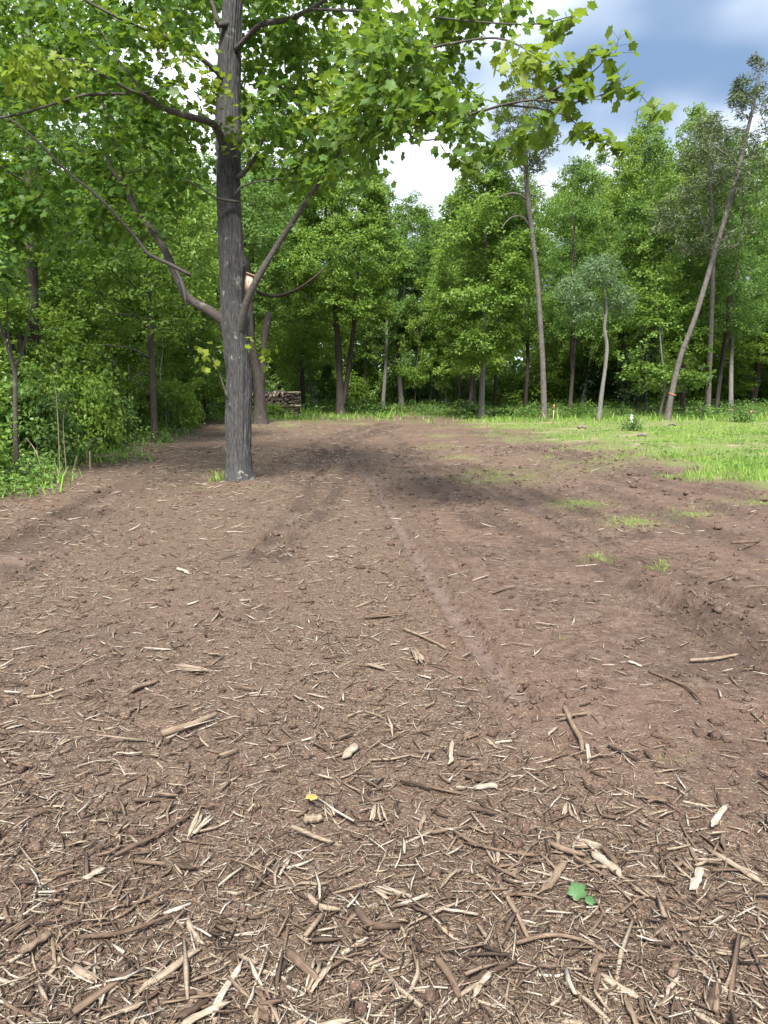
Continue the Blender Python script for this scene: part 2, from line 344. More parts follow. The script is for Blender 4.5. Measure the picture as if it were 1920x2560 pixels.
damp_dark = damp_dark*sm(.30, .55, fbm(fx*2.6, fy*2.6, 21., 4))*.85*(1-.6*rut_field(fx, fy)[1])
for nme, val in (('damp_dark', damp_dark), ('green', gr), ('rut', rut_field(fx, fy)[1]), ('mulch', mulch_mask(fx, fy)), ('patch', patch(fx, fy)), ('leaf_litter', forest)):
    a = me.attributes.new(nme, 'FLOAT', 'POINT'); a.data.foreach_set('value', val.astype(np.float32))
link('ground', me, kind='structure', label='brown cleared dirt yard with tyre ruts and shredded wood')

# heights and masks are read off the finished ground from here on, so that everything sits on it
WROW = (4+1.35*np.abs(rows))*np.where(rows > 75, 2.2, 1); H_exact, green_exact, mulch_exact, patch_exact = H, dirt_green, mulch_mask, patch
def on_grid(A):
    def f(x, y):
        x = np.asarray(x, float); y = np.asarray(y, float); sh = np.broadcast(x, y).shape; x = np.broadcast_to(x, sh).ravel(); y = np.broadcast_to(y, sh).ravel()
        r0_ = np.clip(np.searchsorted(rows, y)-1, 0, nr-2); ty = np.clip((y-rows[r0_])/(rows[r0_+1]-rows[r0_]), 0, 1); wy = WROW[r0_]*(1-ty)+WROW[r0_+1]*ty
        c = np.interp(x/wy, u_, np.arange(nc)); c0 = np.clip(c.astype(int), 0, nc-2); tx = c-c0
        return ((A[r0_, c0]*(1-tx)+A[r0_, c0+1]*tx)*(1-ty)+(A[r0_+1, c0]*(1-tx)+A[r0_+1, c0+1]*tx)*ty).reshape(sh)
    return f
H = on_grid(ZZ); dirt_green = on_grid(gr.reshape(nr, nc)); mulch_mask = on_grid(mulch_exact(XX, YY)); patch = on_grid(patch_exact(XX, YY))

# ------------------------------------------------------------------ shredded wood
m, t = mat_new('shredded_wood'); tt = attr(t, 'tint'); g = nd(t, 'ShaderNodeNewGeometry')
cw = ramp(t, tt, [(0, (.030, .020, .015)), (.25, (.075, .049, .035)), (.45, (.160, .110, .078)), (.62, (.245, .185, .133)), (.82, (.345, .280, .212)), (1, (.45, .40, .335))])
nz = noise(t, obj_vec(t, (22, 380, 380)), 1, 3, .6); cw = mixc(t, mapr(t, nz, .40, .66, 0, .7), cw, (.045, .032, .024))
bmp = nd(t, 'ShaderNodeBump', {'Strength': .7, 'Distance': .004, 'Height': nz})
finish(t, nd(t, 'ShaderNodeBsdfPrincipled', {'Base Color': cw, 'Roughness': .85, 'Specular IOR Level': .25, 'Normal': bmp.outputs[0]}).outputs[0]); M_WOOD = m

def sample_ground(n, mode):
    if mode == 'img':
        px = rng.uniform(-500, 2420, n); py = rng.uniform(1230, 2900, n); a = (px-960)/FPX; b = (1280-py)/FPX
        dy, dz = CP+b*SP, -SP+b*CP; k = -CAM_H/dz; x, y = a*k, dy*k
    else:
        lo, hi = (1.5, 19) if mode == 'world' else (13, 33)
        y = np.sqrt(rng.uniform(lo**2, hi**2, n)); x = rng.uniform(-.75, .75, n)*(y+1)
    keep = rng.random(n) < mulch_mask(x, y)*.95+.05
    keep &= (rng.random(n) > dirt_green(x, y)*1.2)
    return x[keep], y[keep]
def chip_cloud(mb, n, mode, lmean, lsig, wmul, lift, tint_mu, bent, far=None):
    x, y = sample_ground(n, mode); k = len(x)
    ln = np.clip(lmean*np.exp(rng.normal(0, lsig, k)), .006, .24)*(1+.05*np.hypot(x, y))
    wd = np.clip(ln*wmul*rng.uniform(.5, 1.5, k), .0016, .02); th = wd*rng.uniform(.18, .55, k)
    yaw = rng.uniform(0, 2*math.pi, k); pit = rng.normal(0, .13, k); z = H(x, y)+th*.4+rng.random(k)**2*lift+np.abs(np.sin(pit))*ln*.3
    d = np.stack([np.cos(yaw)*np.cos(pit), np.sin(yaw)*np.cos(pit), np.sin(pit)], -1)
    s = np.stack([-np.sin(yaw), np.cos(yaw), rng.normal(0, .3, k)], -1); s = nrm(s-d*np.sum(s*d, -1, keepdims=True)); u = np.cross(d, s)
    c = np.stack([x, y, z], -1); tn = np.clip(rng.normal(tint_mu, .27, k), 0, 1); bd = rng.normal(0, .045, k)*ln
    secs = (-.5, 0, .5) if bent else (-.5, .5); V = []
    for q in secs:
        off = bd*(1-4*q*q) if bent else 0*bd; wq = wd*(1 if q == 0 else rng.uniform(.25, 1.0, k))
        p = c+d*(q*ln)[:, None]+s*off[:, None]
        V += [p+s*(wq*.5)[:, None], p-s*(wq*.5)[:, None], p+u*th[:, None]]
    V = np.stack(V, 1); ns = len(secs); F4 = []
    for q in range(ns-1):
        for e in range(3): f = (e+1) % 3; F4.append((q*3+e, q*3+f, q*3+3+f, q*3+3+e))
    F3 = [(2, 1, 0), ((ns-1)*3, (ns-1)*3+1, (ns-1)*3+2)]; o = (np.arange(k)*ns*3)[:, None, None]
    mb.add(V.reshape(-1, 3), (np.array(F4)[None]+o).reshape(-1, 4), (np.array(F3)[None]+o).reshape(-1, 3), np.repeat(tn, ns*3))
mb = MB()
chip_cloud(mb, 55000, 'img', .017, .55, .12, .010, .58, False)
chip_cloud(mb, 62000, 'world', .024, .5, .11, .010, .64, False)
chip_cloud(mb, 17000, 'img', .040, .5, .085, .018, .60, True)
chip_cloud(mb, 3600, 'img', .040, .4, .19, .018, .50, True)
chip_cloud(mb, 7000, 'world', .06, .4, .09, .012, .66, True)
chip_cloud(mb, 16000, 'far', .045, .4, .14, .012, .66, False)
link('wood_chips', mb.mesh('wood_chips', M_WOOD), kind='stuff', label='shredded wood mulch and fine splinters strewn over the brown dirt', cat='wood chips')

n = 34000; x = np.concatenate([sx_ for sx_ in [rng.uniform(-500, 2420, n)]]); py = 1120+1600*rng.random(n)**1.6; a = (x-960)/FPX; b = (1280-py)/FPX; k = -CAM_H/(-SP+b*CP); x, y = a*k, (CP+b*SP)*k
edge = np.zeros(n)
for pts, w_, d_, c_ in RUTS: d, _ = poly_dist(x, y, pts); edge = np.maximum(edge, np.exp(-((d/w_-1.1)/.5)**2))
kp = rng.random(n) < (.30+.9*edge+.5*sm(.5, .65, fbm(x*2.2, y*2.2, 8., 3)))*(1-dirt_green(x, y)); x, y = x[kp], y[kp]; n = len(x); sz = np.clip(.0045*np.exp(rng.normal(0, .55, n)), .002, .022)*(1+.20*np.hypot(x, y))
O6 = np.array([(1,0,0),(-1,0,0),(0,1,0),(0,-1,0),(0,0,.8),(0,0,-.6)], float); V = O6[None]*sz[:, None, None]*rng.uniform(.55, 1.35, (n, 6, 3)); ca, sa = np.cos(x*977), np.sin(x*977); V = np.stack([V[..., 0]*ca[:, None]-V[..., 1]*sa[:, None], V[..., 0]*sa[:, None]+V[..., 1]*ca[:, None], V[..., 2]], -1)+np.stack([x, y, H(x, y)+sz*.2], -1)[:, None]
F = np.array([(0,2,4),(2,1,4),(1,3,4),(3,0,4),(2,0,5),(1,2,5),(3,1,5),(0,3,5)]); cm_ = MB(); cm_.add(V.reshape(-1, 3), None, (F[None]+(np.arange(n)*6)[:, None, None]).reshape(-1, 3)); me = cm_.mesh('soil_crumbs', M_SOIL, smooth=True)
link('soil_crumbs', me, kind='stuff', label='loose crumbs and clods of brown soil along the ruts', cat='soil')

# ---- single pieces of wood: local x runs along the grain
def splinter_mesh(name, ln, wd, th, tint, seed, bend=0.0, secs=7):
    r = np.random.default_rng(seed); mb = MB(); V = []; q = np.linspace(-.5, .5, secs)
    wob = np.cumsum(r.normal(0, .10, secs))*wd; lean0, lean1 = r.uniform(-.5, .5, 2)
    for k_, a in enumerate(q):
        e = min(1, (.5-abs(a))*secs*(1.6 if th > wd*.6 else .75)+(.62 if th > wd*.6 else .18)); ww = wd*e*r.uniform(.82, 1.15); hh_ = th*max(.35, e)*r.uniform(.85, 1.15)
        off = wob[k_]+bend*(1-4*a*a)*ln*.5+(lean0 if a < 0 else lean1)*wd*(1-e)
        x = a*ln; jx = r.normal(0, .025, 4)*ln*(1 if 0 < k_ < secs-1 else 1.8)
        V += [(x+jx[0], off-ww/2, 0), (x+jx[1], off+ww/2, r.uniform(0, .3)*hh_), (x+jx[2], off+ww/2*r.uniform(.4, 1), hh_), (x+jx[3], off-ww/2*r.uniform(.5, 1), hh_*r.uniform(.7, 1))]
    F = [(k_*4+e, k_*4+(e+1) % 4, k_*4+4+(e+1) % 4, k_*4+4+e) for k_ in range(secs-1) for e in range(4)]+[(3, 2, 1, 0), tuple((secs-1)*4+e for e in range(4))]
    tv = np.clip(tint+r.normal(0, .07, len(V)), 0, 1); mb.add(V, F, None, tv)
    return mb
def stick_mesh(name, pts, rad, tint, seed, sides=8):
    r = np.random.default_rng(seed); mb = MB(); p = catmull(pts, .018); n = len(p)
    rr = rad*(1-.25*np.linspace(0, 1, n))*(.9+.25*vn(np.arange(n)*.35, seed, .5)); rr[0] *= .8; rr[-1] *= .6
    p[:, 2] += rr[0]*.85
    tube(mb, p, rr, sides, True, lambda a, c, q: q[:, None]*.22*(vn(np.cos(a)[None]*2+np.arange(n)[:, None]*.22, np.sin(a)[None]*2, seed)-.5)); mb.t[-1][:] = np.clip(tint+.18*(vn(mb.v[-1][:, 0]*60, mb.v[-1][:, 1]*60, seed)-.5), 0, 1)
    return mb
def bundle_mesh(name, ln, wd, tint, seed, n=7, fan=.16):
    r = np.random.default_rng(seed); mb = MB()
    for k_ in range(n):
        b = splinter_mesh('', ln*r.uniform(.55, 1), wd*r.uniform(.12, .3), wd*.16, tint+r.normal(0, .1), seed*31+k_, r.normal(0, .05), 5)
        a = r.normal(0, fan); V = b.v[0]+np.array([ln*.5, 0, 0]); V = np.stack([V[:, 0]*math.cos(a)-V[:, 1]*math.sin(a)-ln*.5, V[:, 0]*math.sin(a)+V[:, 1]*math.cos(a)+r.normal(0, wd*.16), V[:, 2]+r.uniform(0, wd*.25)], -1)
        mb.add(V, b.f4[0], None, b.t[0])
    return mb
def hero(name, kind, pix, wpx, tint, label, cat, seed, bend=0.0):
    g = np.array([G(*p) for p in pix]); c = g.mean(0) if len(g) > 2 else (g[0]+g[-1])/2
    d = g[-1]-g[0]; ln = float(np.hypot(*d)); yaw = math.atan2(d[1], d[0])
    mid = np.mean(np.array(pix), 0); rw = wpx*mpp(*mid, float(c[1]))
    loc = np.stack([(g-c)[:, 0]*math.cos(-yaw)-(g-c)[:, 1]*math.sin(-yaw), (g-c)[:, 0]*math.sin(-yaw)+(g-c)[:, 1]*math.cos(-yaw), 0*g[:, 0]], -1)
    if kind == 'stick': b = stick_mesh(name, loc, rw*.5, tint, seed)
    elif kind == 'bundle': b = bundle_mesh(name, ln, rw, tint, seed)
    else: b = splinter_mesh(name, ln, rw*(.8 if kind == 'chunk' else 1), rw*(.52 if kind == 'chunk' else .40), tint, seed, bend, 9 if kind == 'chunk' else 7)
    zs = float(np.max(H(np.append(g[:, 0], c[0]), np.append(g[:, 1], c[1]))))
    return link(name, b.mesh(name, M_WOOD, smooth=(kind == 'stick')), loc=(c[0], c[1], zs+.006+.002*(seed % 5)), rot=(0, 0, yaw), label=label, cat=cat, group='largest pieces of shredded wood')
HERO = [
 ('stick','stick',[(405,1854),(480,1830),(544,1802)],17,.62,'thick round grey stick with a frayed pale end, left side'),
 ('splinter','splinter',[(524,2551),(605,2418)],20,1.0,'long white pointed splinter at the bottom edge'),
 ('stick','stick',[(197,2360),(289,2352),(359,2331),(428,2305)],11,.35,'long bowed grey-brown stick left of the white splinter'),
 ('splinter','splinter',[(336,2502),(503,2384)],20,.72,'long straight tan splinter running to the upper right, bottom left'),
 ('stick','stick',[(185,2554),(260,2500),(335,2447)],20,.45,'thick brown stick at the bottom left edge'),
 ('stick','stick',[(720,2395),(760,2432),(799,2467)],25,.40,'short thick brown stick, bark on, near the bottom centre'),
 ('bark_piece','chunk',[(52,2407),(130,2357)],24,.50,'flaky orange-brown bark piece near the left edge'),
 ('wood_chunk','chunk',[(188,2436),(243,2467)],28,.70,'split orange-tan wood chunk, bottom left'),
 ('stick','stick',[(770,2248),(799,2277),(850,2285)],14,.70,'pale crooked piece with a bend like an elbow'),
 ('bark_piece','stick',[(891,2288),(926,2332),(1000,2335)],20,.28,'dark curled bark strip beside the bottom centre'),
 ('fibre_bundle','bundle',[(471,2114),(532,2039)],34,.80,'frayed bundle of straw-coloured fibres'),
 ('stick','stick',[(289,2155),(393,2103),(480,2051)],10,.32,'long dark stick passing under the frayed straw-coloured bundle'),
 ('wood_chunk','chunk',[(757,2056),(806,2050)],28,.66,'rounded pale wood chunk beside the small yellow leaf'),
 ('splinter','splinter',[(1475,2143),(1544,2207)],24,.88,'thick pale splinter above the fallen green leaf'),
 ('bark_piece','chunk',[(1504,2138),(1547,2178)],20,.34,'brown bark piece lying against the thick pale splinter'),
 ('splinter','splinter',[(1724,2236),(1756,2178)],22,.92,'short whitish splinter standing out on bare soil, right side'),
 ('splinter','splinter',[(1779,2080),(1814,2025)],17,.90,'short pale stick with dark edge near the right border'),
 ('splinter','splinter',[(1759,2120),(1909,2213)],17,.74,'long pale splinter reaching the right border'),
 ('stick','stick',[(1249,2219),(1290,2290),(1322,2358)],13,.58,'straight tan stick left of the fallen green leaf'),
 ('splinter','splinter',[(1353,2236),(1405,2155)],20,.56,'pinkish splinter pointing up, left of the green leaf'),
 ('stick','stick',[(1290,2369),(1377,2349),(1452,2361),(1515,2392)],11,.48,'long arched twig below the fallen green leaf'),
 ('stick','stick',[(1090,2413),(1125,2460),(1148,2514)],20,.38,'dark curved stick at the bottom, right of centre'),
 ('splinter','splinter',[(1492,2442),(1602,2497)],22,.80,'greyish weathered splinter at the bottom right'),
 ('wood_chunk','chunk',[(1469,2439),(1501,2392)],26,.44,'reddish wood chunk at the end of the greyish weathered splinter'),
 ('stick','stick',[(1434,2152),(1515,2207),(1591,2277)],8,.50,'thin olive twig running down right past the green leaf'),
 ('stick','stick',[(1377,2120),(1420,2138),(1463,2149)],15,.55,'short mossy grey branch piece above the green leaf'),
 ('stick','stick',[(1134,2086),(1191,2120),(1270,2140),(1342,2149)],9,.42,'long reddish twig left of the mossy branch piece'),
 ('wood_chunk','chunk',[(1678,2450),(1700,2415)],24,.42,'stubby brown chunk in the bottom right corner'),
 ('stick','stick',[(1788,2253),(1825,2262),(1863,2242),(1825,2236),(1795,2248)],6,.25,'dark twig curled into a loop on bare soil'),
 ('stick','stick',[(1788,2537),(1790,2500),(1793,2462)],15,.52,'upright-lying stick at the bottom right corner'),
 ('fibre_bundle','bundle',[(960,2323),(1027,2317)],26,.55,'bundle of torn fibres at the bottom centre'),
 ('splinter','splinter',[(1125,1918),(1134,1860)],13,.88,'pale upright splinter among chips right of centre'),
 ('splinter','splinter',[(1472,1909),(1472,1862)],13,.98,'whitest short splinter beside the forked red stick'),
 ('wood_chunk','chunk',[(1185,1972),(1240,1968)],17,.95,'cream block with torn end right of centre'),
 ('stick','stick',[(1388,1799),(1430,1797),(1469,1793)],8,.48,'reddish stick lying crosswise over the forked one'),
 ('stick','stick',[(1410,1780),(1430,1825),(1450,1860),(1455,1891)],13,.56,'bent tan forked stick right of the long rut'),
 ('stick','stick',[(1724,1663),(1790,1658),(1845,1648)],9,.62,'straight grey stick on bare dirt at the right'),
 ('stick','stick',[(1620,1689),(1700,1721),(1730,1740),(1756,1767)],7,.36,'wavy red-brown twig on bare dirt below the grey stick'),
 ('stick','stick',[(1828,1368),(1898,1364)],7,.40,'small brown stick near the right border, farthest of the sticks'),
 ('stick','stick',[(1773,1457),(1805,1450),(1834,1437)],5,.35,'thin dark twig on dirt near the right border'),
 ('stick','stick',[(1009,1576),(1060,1597),(1116,1625)],7,.58,'slender tan stick beside the long rut'),
 ('fibre_bundle','bundle',[(1029,1628),(1047,1668)],24,.74,'splayed orange-tan fibre tuft left of the long rut'),
 ('fibre_bundle','bundle',[(900,1548),(1018,1536)],18,.42,'reddish torn stick bundle in the middle of the yard'),
 ('splinter','splinter',[(1568,1660),(1605,1674)],9,1.0,'small white splinter on bare brown dirt'),
 ('stick','stick',[(1232,1489),(1262,1478),(1290,1472)],6,.40,'little brown twig right of the rut'),
 ('bark_piece','chunk',[(327,1738),(399,1715)],17,.45,'reddish bark chunk left of the grey stick'),
 ('fibre_bundle','bundle',[(532,1692),(434,1675)],16,.78,'pale split stick with loose strands'),
 ('stick','stick',[(69,1756),(110,1752),(162,1735)],8,.70,'pale bent twig near the left border'),
 ('splinter','splinter',[(441,1425),(474,1436)],12,.90,'pale flat chip in the left middle ground'),
 ('splinter','splinter',[(915,1665),(965,1680)],12,.68,'orange-tan splinter in the centre of the yard'),
 ('splinter','splinter',[(860,1900),(893,1862)],22,.84,'broad torn pale splinter in the centre'),
 ('splinter','splinter',[(1100,2225),(1150,2180)],10,.6,'narrow tan splinter left of the straight tan stick'),
 ('splinter','splinter',[(205,2215),(262,2182)],17,.82,'broad pale splinter with streaks, left side'),
]
for k_, (nm, kd, pix, wp, tn, lb) in enumerate(HERO):
    hero(nm, kd, pix, wp, tn, lb, nm.replace('_', ' '), k_+3)
# the other large pieces: a dozen shapes, turned and scaled
SH = []
for q in range(6): SH.append(('splinter', splinter_mesh('', .10, .011+.002*(q % 3), .006, (.95, .8, .66, .56, .7, .86)[q], 100+q, rng.normal(0, .07)).mesh('splinter', M_WOOD), ('pale', 'pale', 'tan', 'brown', 'tan', 'pale')[q]))
for q in range(4): SH.append(('twig', stick_mesh('', [(-.055, 0, 0), (-.015, rng.normal(0, .008), 0), (.02, rng.normal(0, .008), .002), (.055, 0, 0)], .0035+.0012*(q % 2), (.32, .42, .55, .25)[q], 120+q, 6).mesh('twig', M_WOOD, smooth=True), ('dark', 'brown', 'tan', 'dark')[q]))
for q in range(3): SH.append(('bark_piece', splinter_mesh('', .085, .019, .010, (.22, .36, .30)[q], 140+q).mesh('bark_piece', M_WOOD), ('dark', 'brown', 'dark')[q]))
for q in range(2): SH.append(('fibre_bundle', bundle_mesh('', .10, .028, (.75, .55)[q], 150+q).mesh('fibre_bundle', M_WOOD), ('pale', 'brown')[q]))
HSHORT = []
for _, _, pix, _, _, lb in HERO:
    wl = []
    for wd_ in lb.replace(',', ' ,').split():
        if wl and wd_ in (',', 'with', 'at', 'beside', 'near', 'on', 'in', 'left', 'right', 'running', 'reaching', 'passing', 'above', 'below', 'lying', 'pointing', 'standing', 'under', 'among', 'curled', 'of', 'like', 'to', 'upright-lying', 'a'): break
        wl.append(wd_)
    HSHORT.append((np.mean(np.array(pix, float), 0), ' '.join(wl[:6])))
cnt = 0
while cnt < 245:
    px, py = rng.uniform(-60, 1980), 2620-1000*rng.random()**1.7; x, y = G(px, py)
    if rng.random() > float(mulch_mask(np.array([x]), np.array([y]))[0])+.12: continue
    nm, me, colr = SH[rng.integers(len(SH))]; s = .55+.85*rng.random()**2
    hp_, hl_ = min(HSHORT, key=lambda e_: (e_[0][0]-px)**2+(e_[0][1]-py)**2); lw = 'long' if s > 1.0 else 'mid-sized' if s > .7 else 'short'; nmw = nm.replace('_', ' ')
    link(nm, me, loc=(x, y, Z(x, y)+.004+.012*rng.random()), rot=(rng.normal(0, .08), rng.normal(0, .08), rng.uniform(0, 6.283)), scale=(s, s*rng.uniform(.7, 1.3), s),
         label=f'{lw} {colr} {nmw} among the chips nearest to the {hl_}', cat=nmw, group=f'loose {nmw} pieces among the chips')
    cnt += 1

# ------------------------------------------------------------------ growing trees
class Skel:
    """branch skeleton: fixed stems first, then shoots reaching out to every spray of leaves"""
    def __init__(s): s.P = np.zeros((60000, 3)); s.fix = np.zeros(60000); s.par = np.full(60000, -1); s.n = 0; s.chains = []; s.w = np.zeros(60000)
    def stem(s, pts, radii, step=.35):
        q = catmull(np.column_stack([pts, radii]), step); a = s.n; k = len(q)
        s.P[a:a+k] = q[:, :3]; s.fix[a:a+k] = q[:, 3]; s.par[a+1:a+k] = np.arange(a, a+k-1); s.n += k
        return q
    def reach(s, targets, r, rise=.5, sag=.06, step=.45, minr=0.0, penal=1.0, zmin=0.0):
        dirs = np.zeros((len(targets), 3))
        base = np.arange(s.n)[s.P[:s.n, 2] >= zmin] if zmin else np.arange(s.n)
        d0 = np.array([np.min(np.linalg.norm(s.P[base]-t_, axis=1)) for t_ in targets]); start = s.n
        for i_ in np.argsort(d0):
            t_ = targets[i_]; cand = np.concatenate([base, np.arange(start, s.n)]); Q = s.P[cand]
            dv_ = t_-Q; hz = np.hypot(dv_[:, 0], dv_[:, 1]); c_ = np.linalg.norm(dv_, axis=1)+penal*np.maximum(0, rise*hz-dv_[:, 2])
            b = cand[int(np.argmin(c_))]; p0 = s.P[b]; dist = np.linalg.norm(t_-p0); k = max(2, int(dist/step)+1)
            u = np.linspace(0, 1, k+1)[1:, None]; side = r.normal(0, .07, 3)*dist
            path = p0+(t_-p0)*u+np.sin(u*math.pi)*(side+np.array([0, 0, sag*dist]))+r.normal(0, .015, (k, 3))*min(1, dist)
            path[-1] = t_; a = s.n; s.P[a:a+k] = path; s.par[a] = b; s.par[a+1:a+k] = np.arange(a, a+k-1); s.n += k
            s.chains.append((b, a, a+k)); pr = path[-2] if k > 1 else p0; dirs[i_] = t_-pr
        return nrm(dirs)
    def mesh(s, mb, tip=.0045, expo=2.3, sides=4, rmin=0.0):
        w_ = np.zeros(s.n)
        for a in range(s.n-1, -1, -1):
            if s.fix[a] == 0: w_[a] = max(w_[a], 1.0) if w_[a] == 0 else w_[a]
            p = s.par[a]
            if p >= 0 and s.fix[a] == 0 and s.fix[p] == 0: w_[p] += w_[a]
        r_ = tip*np.maximum(w_, 1)**(1/expo)
        for b, a, e in s.chains:
            rr = r_[a:e].copy(); lim = (s.fix[b] if s.fix[b] > 0 else r_[b])*.8; rr = np.minimum(rr, lim)
            if rr[0] < rmin: continue
            tube(mb, np.vstack([s.P[b], s.P[a:e]]), np.concatenate([[rr[0]], rr]), sides if rr[0] > .012 else 3, False)
def sprays(mb, r, C, D, n, ln, wid, thick, size, templ=KITE, tint=0.0, droop=.35, upl=1.0, tint_var=.12, ret=False):
    """n leaves round every spray centre C with shoot direction D"""
    m_ = len(C); D = nrm(D+r.normal(0, .15, D.shape)); U = np.tile([0, 0, 1.], (m_, 1)); S = nrm(np.cross(D, U)+1e-4); N_ = np.cross(S, D)
    a = r.uniform(-.75, .6, (m_, n))*ln; b = np.clip(r.normal(0, .55, (m_, n)), -1.15, 1.15)*wid; c = np.clip(r.normal(0, 1, (m_, n)), -1.8, 1.8)*thick-droop*np.abs(b)
    pos = C[:, None]+D[:, None]*a[..., None]+S[:, None]*b[..., None]+N_[:, None]*c[..., None]
    d = D[:, None]*.6+S[:, None]*np.sign(b)[..., None]*.7+r.normal(0, .45, (m_, n, 3)); d[..., 2] -= droop
    up = .75*upl*U[:, None]+r.normal(0, .55, (m_, n, 3))+N_[:, None]*.3+.35*nrm(D*[1, 1, .2])[:, None]
    sz = size*r.uniform(.65, 1.3, (m_, n)); tn = np.clip(np.asarray(tint).reshape(-1, 1)+np.abs(r.normal(0, tint_var, (m_, n))), 0, 1)
    A = (pos.reshape(-1, 3), d.reshape(-1, 3), up.reshape(-1, 3), sz.ravel(), tn.ravel())
    if ret: return A
    leaves(mb, *A[:4], templ, A[4])
def crown_pts(r, n, base, H_, R_, prof, axis=None, gap=.40, nscale=.55, seed=0., inner=.55):
    """points filling a ragged crown; prof(t) is the outline from crown base (0) to top (1)"""
    o = []
    while len(o) < n:
        t_ = r.random(); a = r.uniform(0, 2*math.pi); z = base+(H_-base)*t_
        lob = .62+.76*fbm(np.cos(a)*1.3+seed, np.sin(a)*1.3, z*.45+seed, 2)
        rad = R_*prof(t_)*lob; q = rad*(r.random()**inner)
        if r.random() > (rad/R_)**1.2+.12: continue
        x, y = q*math.cos(a), q*math.sin(a)
        if fbm(x*nscale+seed, y*nscale, z*nscale*1.4, 2) < gap: continue
        if axis is not None: ax = axis(z); x += ax[0]; y += ax[1]
        o.append((x, y, z))
    return np.array(o)
def trunk_disp(amp=.10, seed=0.):
    def f(a, p, r_): return r_[:, None]*amp*(fbm(np.cos(a)[None]*2.2+seed, np.sin(a)[None]*2.2, p[:, 2:3]*1.6, 3)-.5)*2
    return f

ROUND = lambda t_: max(.05, (1-abs(2*t_-.72)**2.2*.62) if t_ < .36 else math.cos((t_-.36)/.64*1.50)**.75)
CONE = lambda t_: max(.06, min(1, .45+t_*3)*(1-t_)**.72*1.08)
TALL = lambda t_: max(.08, min(1, .55+1.6*t_)*(1-max(0, t_-.35)/.65)**.62)
PROTO = {}
def make_proto(key, seed, H_, base, R_, prof, ntip, nleaf, size, leafm, barkm, r0=.15, fork=False, lean=.25, templ=KITE, rise=.8, ln=.42, wid=.34, thick=.09, gap=.47, tint=0.0, droop=.35):
    r = np.random.default_rng(seed); sk = Skel(); tb = MB()
    wob = r.normal(0, lean, (5, 2)).cumsum(0)*.5; zs_ = np.linspace(0, H_*.94, 6)
    pts = np.column_stack([np.concatenate([[0], wob[:, 0]]), np.concatenate([[0], wob[:, 1]]), zs_]); rad = r0*np.array([1.0, .84, .66, .46, .26, .06])
    full = catmull(np.column_stack([pts, rad]), .22); full[:, 3] *= 1+.45*np.exp(-full[:, 2]/.22)
    full[0, 2] = -.3; tube(tb, full[:, :3], full[:, 3], 9, True, trunk_disp(.14, seed)); sk.stem(pts, rad)
    if fork:
        z0 = H_*.17; b = np.array([np.interp(z0, full[:, 2], full[:, 0]), np.interp(z0, full[:, 2], full[:, 1]), z0])
        p2 = np.array([b-[0, 0, .4], b+[.18, 0, .35], b+[.55, .1, H_*.17], b+[.95, .25, H_*.42], b+[1.2, .3, H_*.66]]); q2 = r0*np.array([.55, .68, .58, .38, .06])
        tube(tb, catmull(p2, .25), catmull(np.column_stack([q2, q2, q2]), .0)[:0, 0] if False else np.interp(np.linspace(0, 1, len(catmull(p2, .25))), np.linspace(0, 1, 5), q2), 8, True, trunk_disp(.12, seed+3)); sk.stem(p2, q2)
    ax = lambda z: (np.interp(z, full[:, 2], full[:, 0]), np.interp(z, full[:, 2], full[:, 1]))
    C = crown_pts(r, ntip, base, H_, R_, prof, ax, gap=gap, seed=seed*1.7)
    D = sk.reach(C, r, rise=rise, zmin=base*.75); D[:, 2] = D[:, 2]*.6+.10
    sk.mesh(tb, tip=.006, sides=4, rmin=.0065)
    # a few dead lower limbs
    for q in range(5):
        z = r.uniform(base*.45, base*1.05); a = r.uniform(0, 6.28); c0 = np.array([*ax(z), z]); l_ = r.uniform(.5, 1.5)
        e = c0+[l_*math.cos(a), l_*math.sin(a), r.uniform(-.1, .5)*l_]; tube(tb, np.array([c0, (c0+e)/2+[0, 0, .1*l_], e]), [.02, .013, .005], 4, False)
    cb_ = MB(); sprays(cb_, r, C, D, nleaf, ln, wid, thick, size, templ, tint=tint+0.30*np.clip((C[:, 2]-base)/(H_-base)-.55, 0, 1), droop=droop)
    PROTO[key] = (tb.mesh('trunk', barkm, smooth=True), cb_.mesh('crown', leafm), H_, R_, r0)
make_proto('maple_a', 11, 15, 4.3, 3.0, TALL, 600, 56, .128, M_FOR[0], M_BARK_D)
make_proto('maple_b', 12, 15, 4.6, 3.4, ROUND, 600, 56, .130, M_FOR[1], M_BARK_D, fork=True)
make_proto('maple_c', 13, 15, 2.6, 3.2, CONE, 600, 56, .128, M_FOR[0], M_BARK_P)
make_proto('maple_d', 14, 14, 2.4, 3.3, ROUND, 640, 56, .130, M_FOR[2], M_BARK_D)
make_proto('maple_e', 15, 15, 4.6, 2.6, TALL, 500, 56, .128, M_FOR[1], M_BARK_P, lean=.35)
make_proto('sapling_a', 16, 6, 1.2, 1.5, TALL, 190, 34, .115, M_FOR[2], M_BARK_D, r0=.045, ln=.32, wid=.28, thick=.06)
make_proto('sapling_b', 17, 6, 1.0, 1.4, ROUND, 170, 34, .115, M_FOR[0], M_BARK_P, r0=.04, ln=.32, wid=.28, thick=.06)
make_proto('dark_sapling', 18, 7, 1.0, 1.2, TALL, 170, 30, .14, M_DARKLEAF, M_BARK_D, r0=.05, ln=.3, wid=.3, thick=.12, droop=.8)

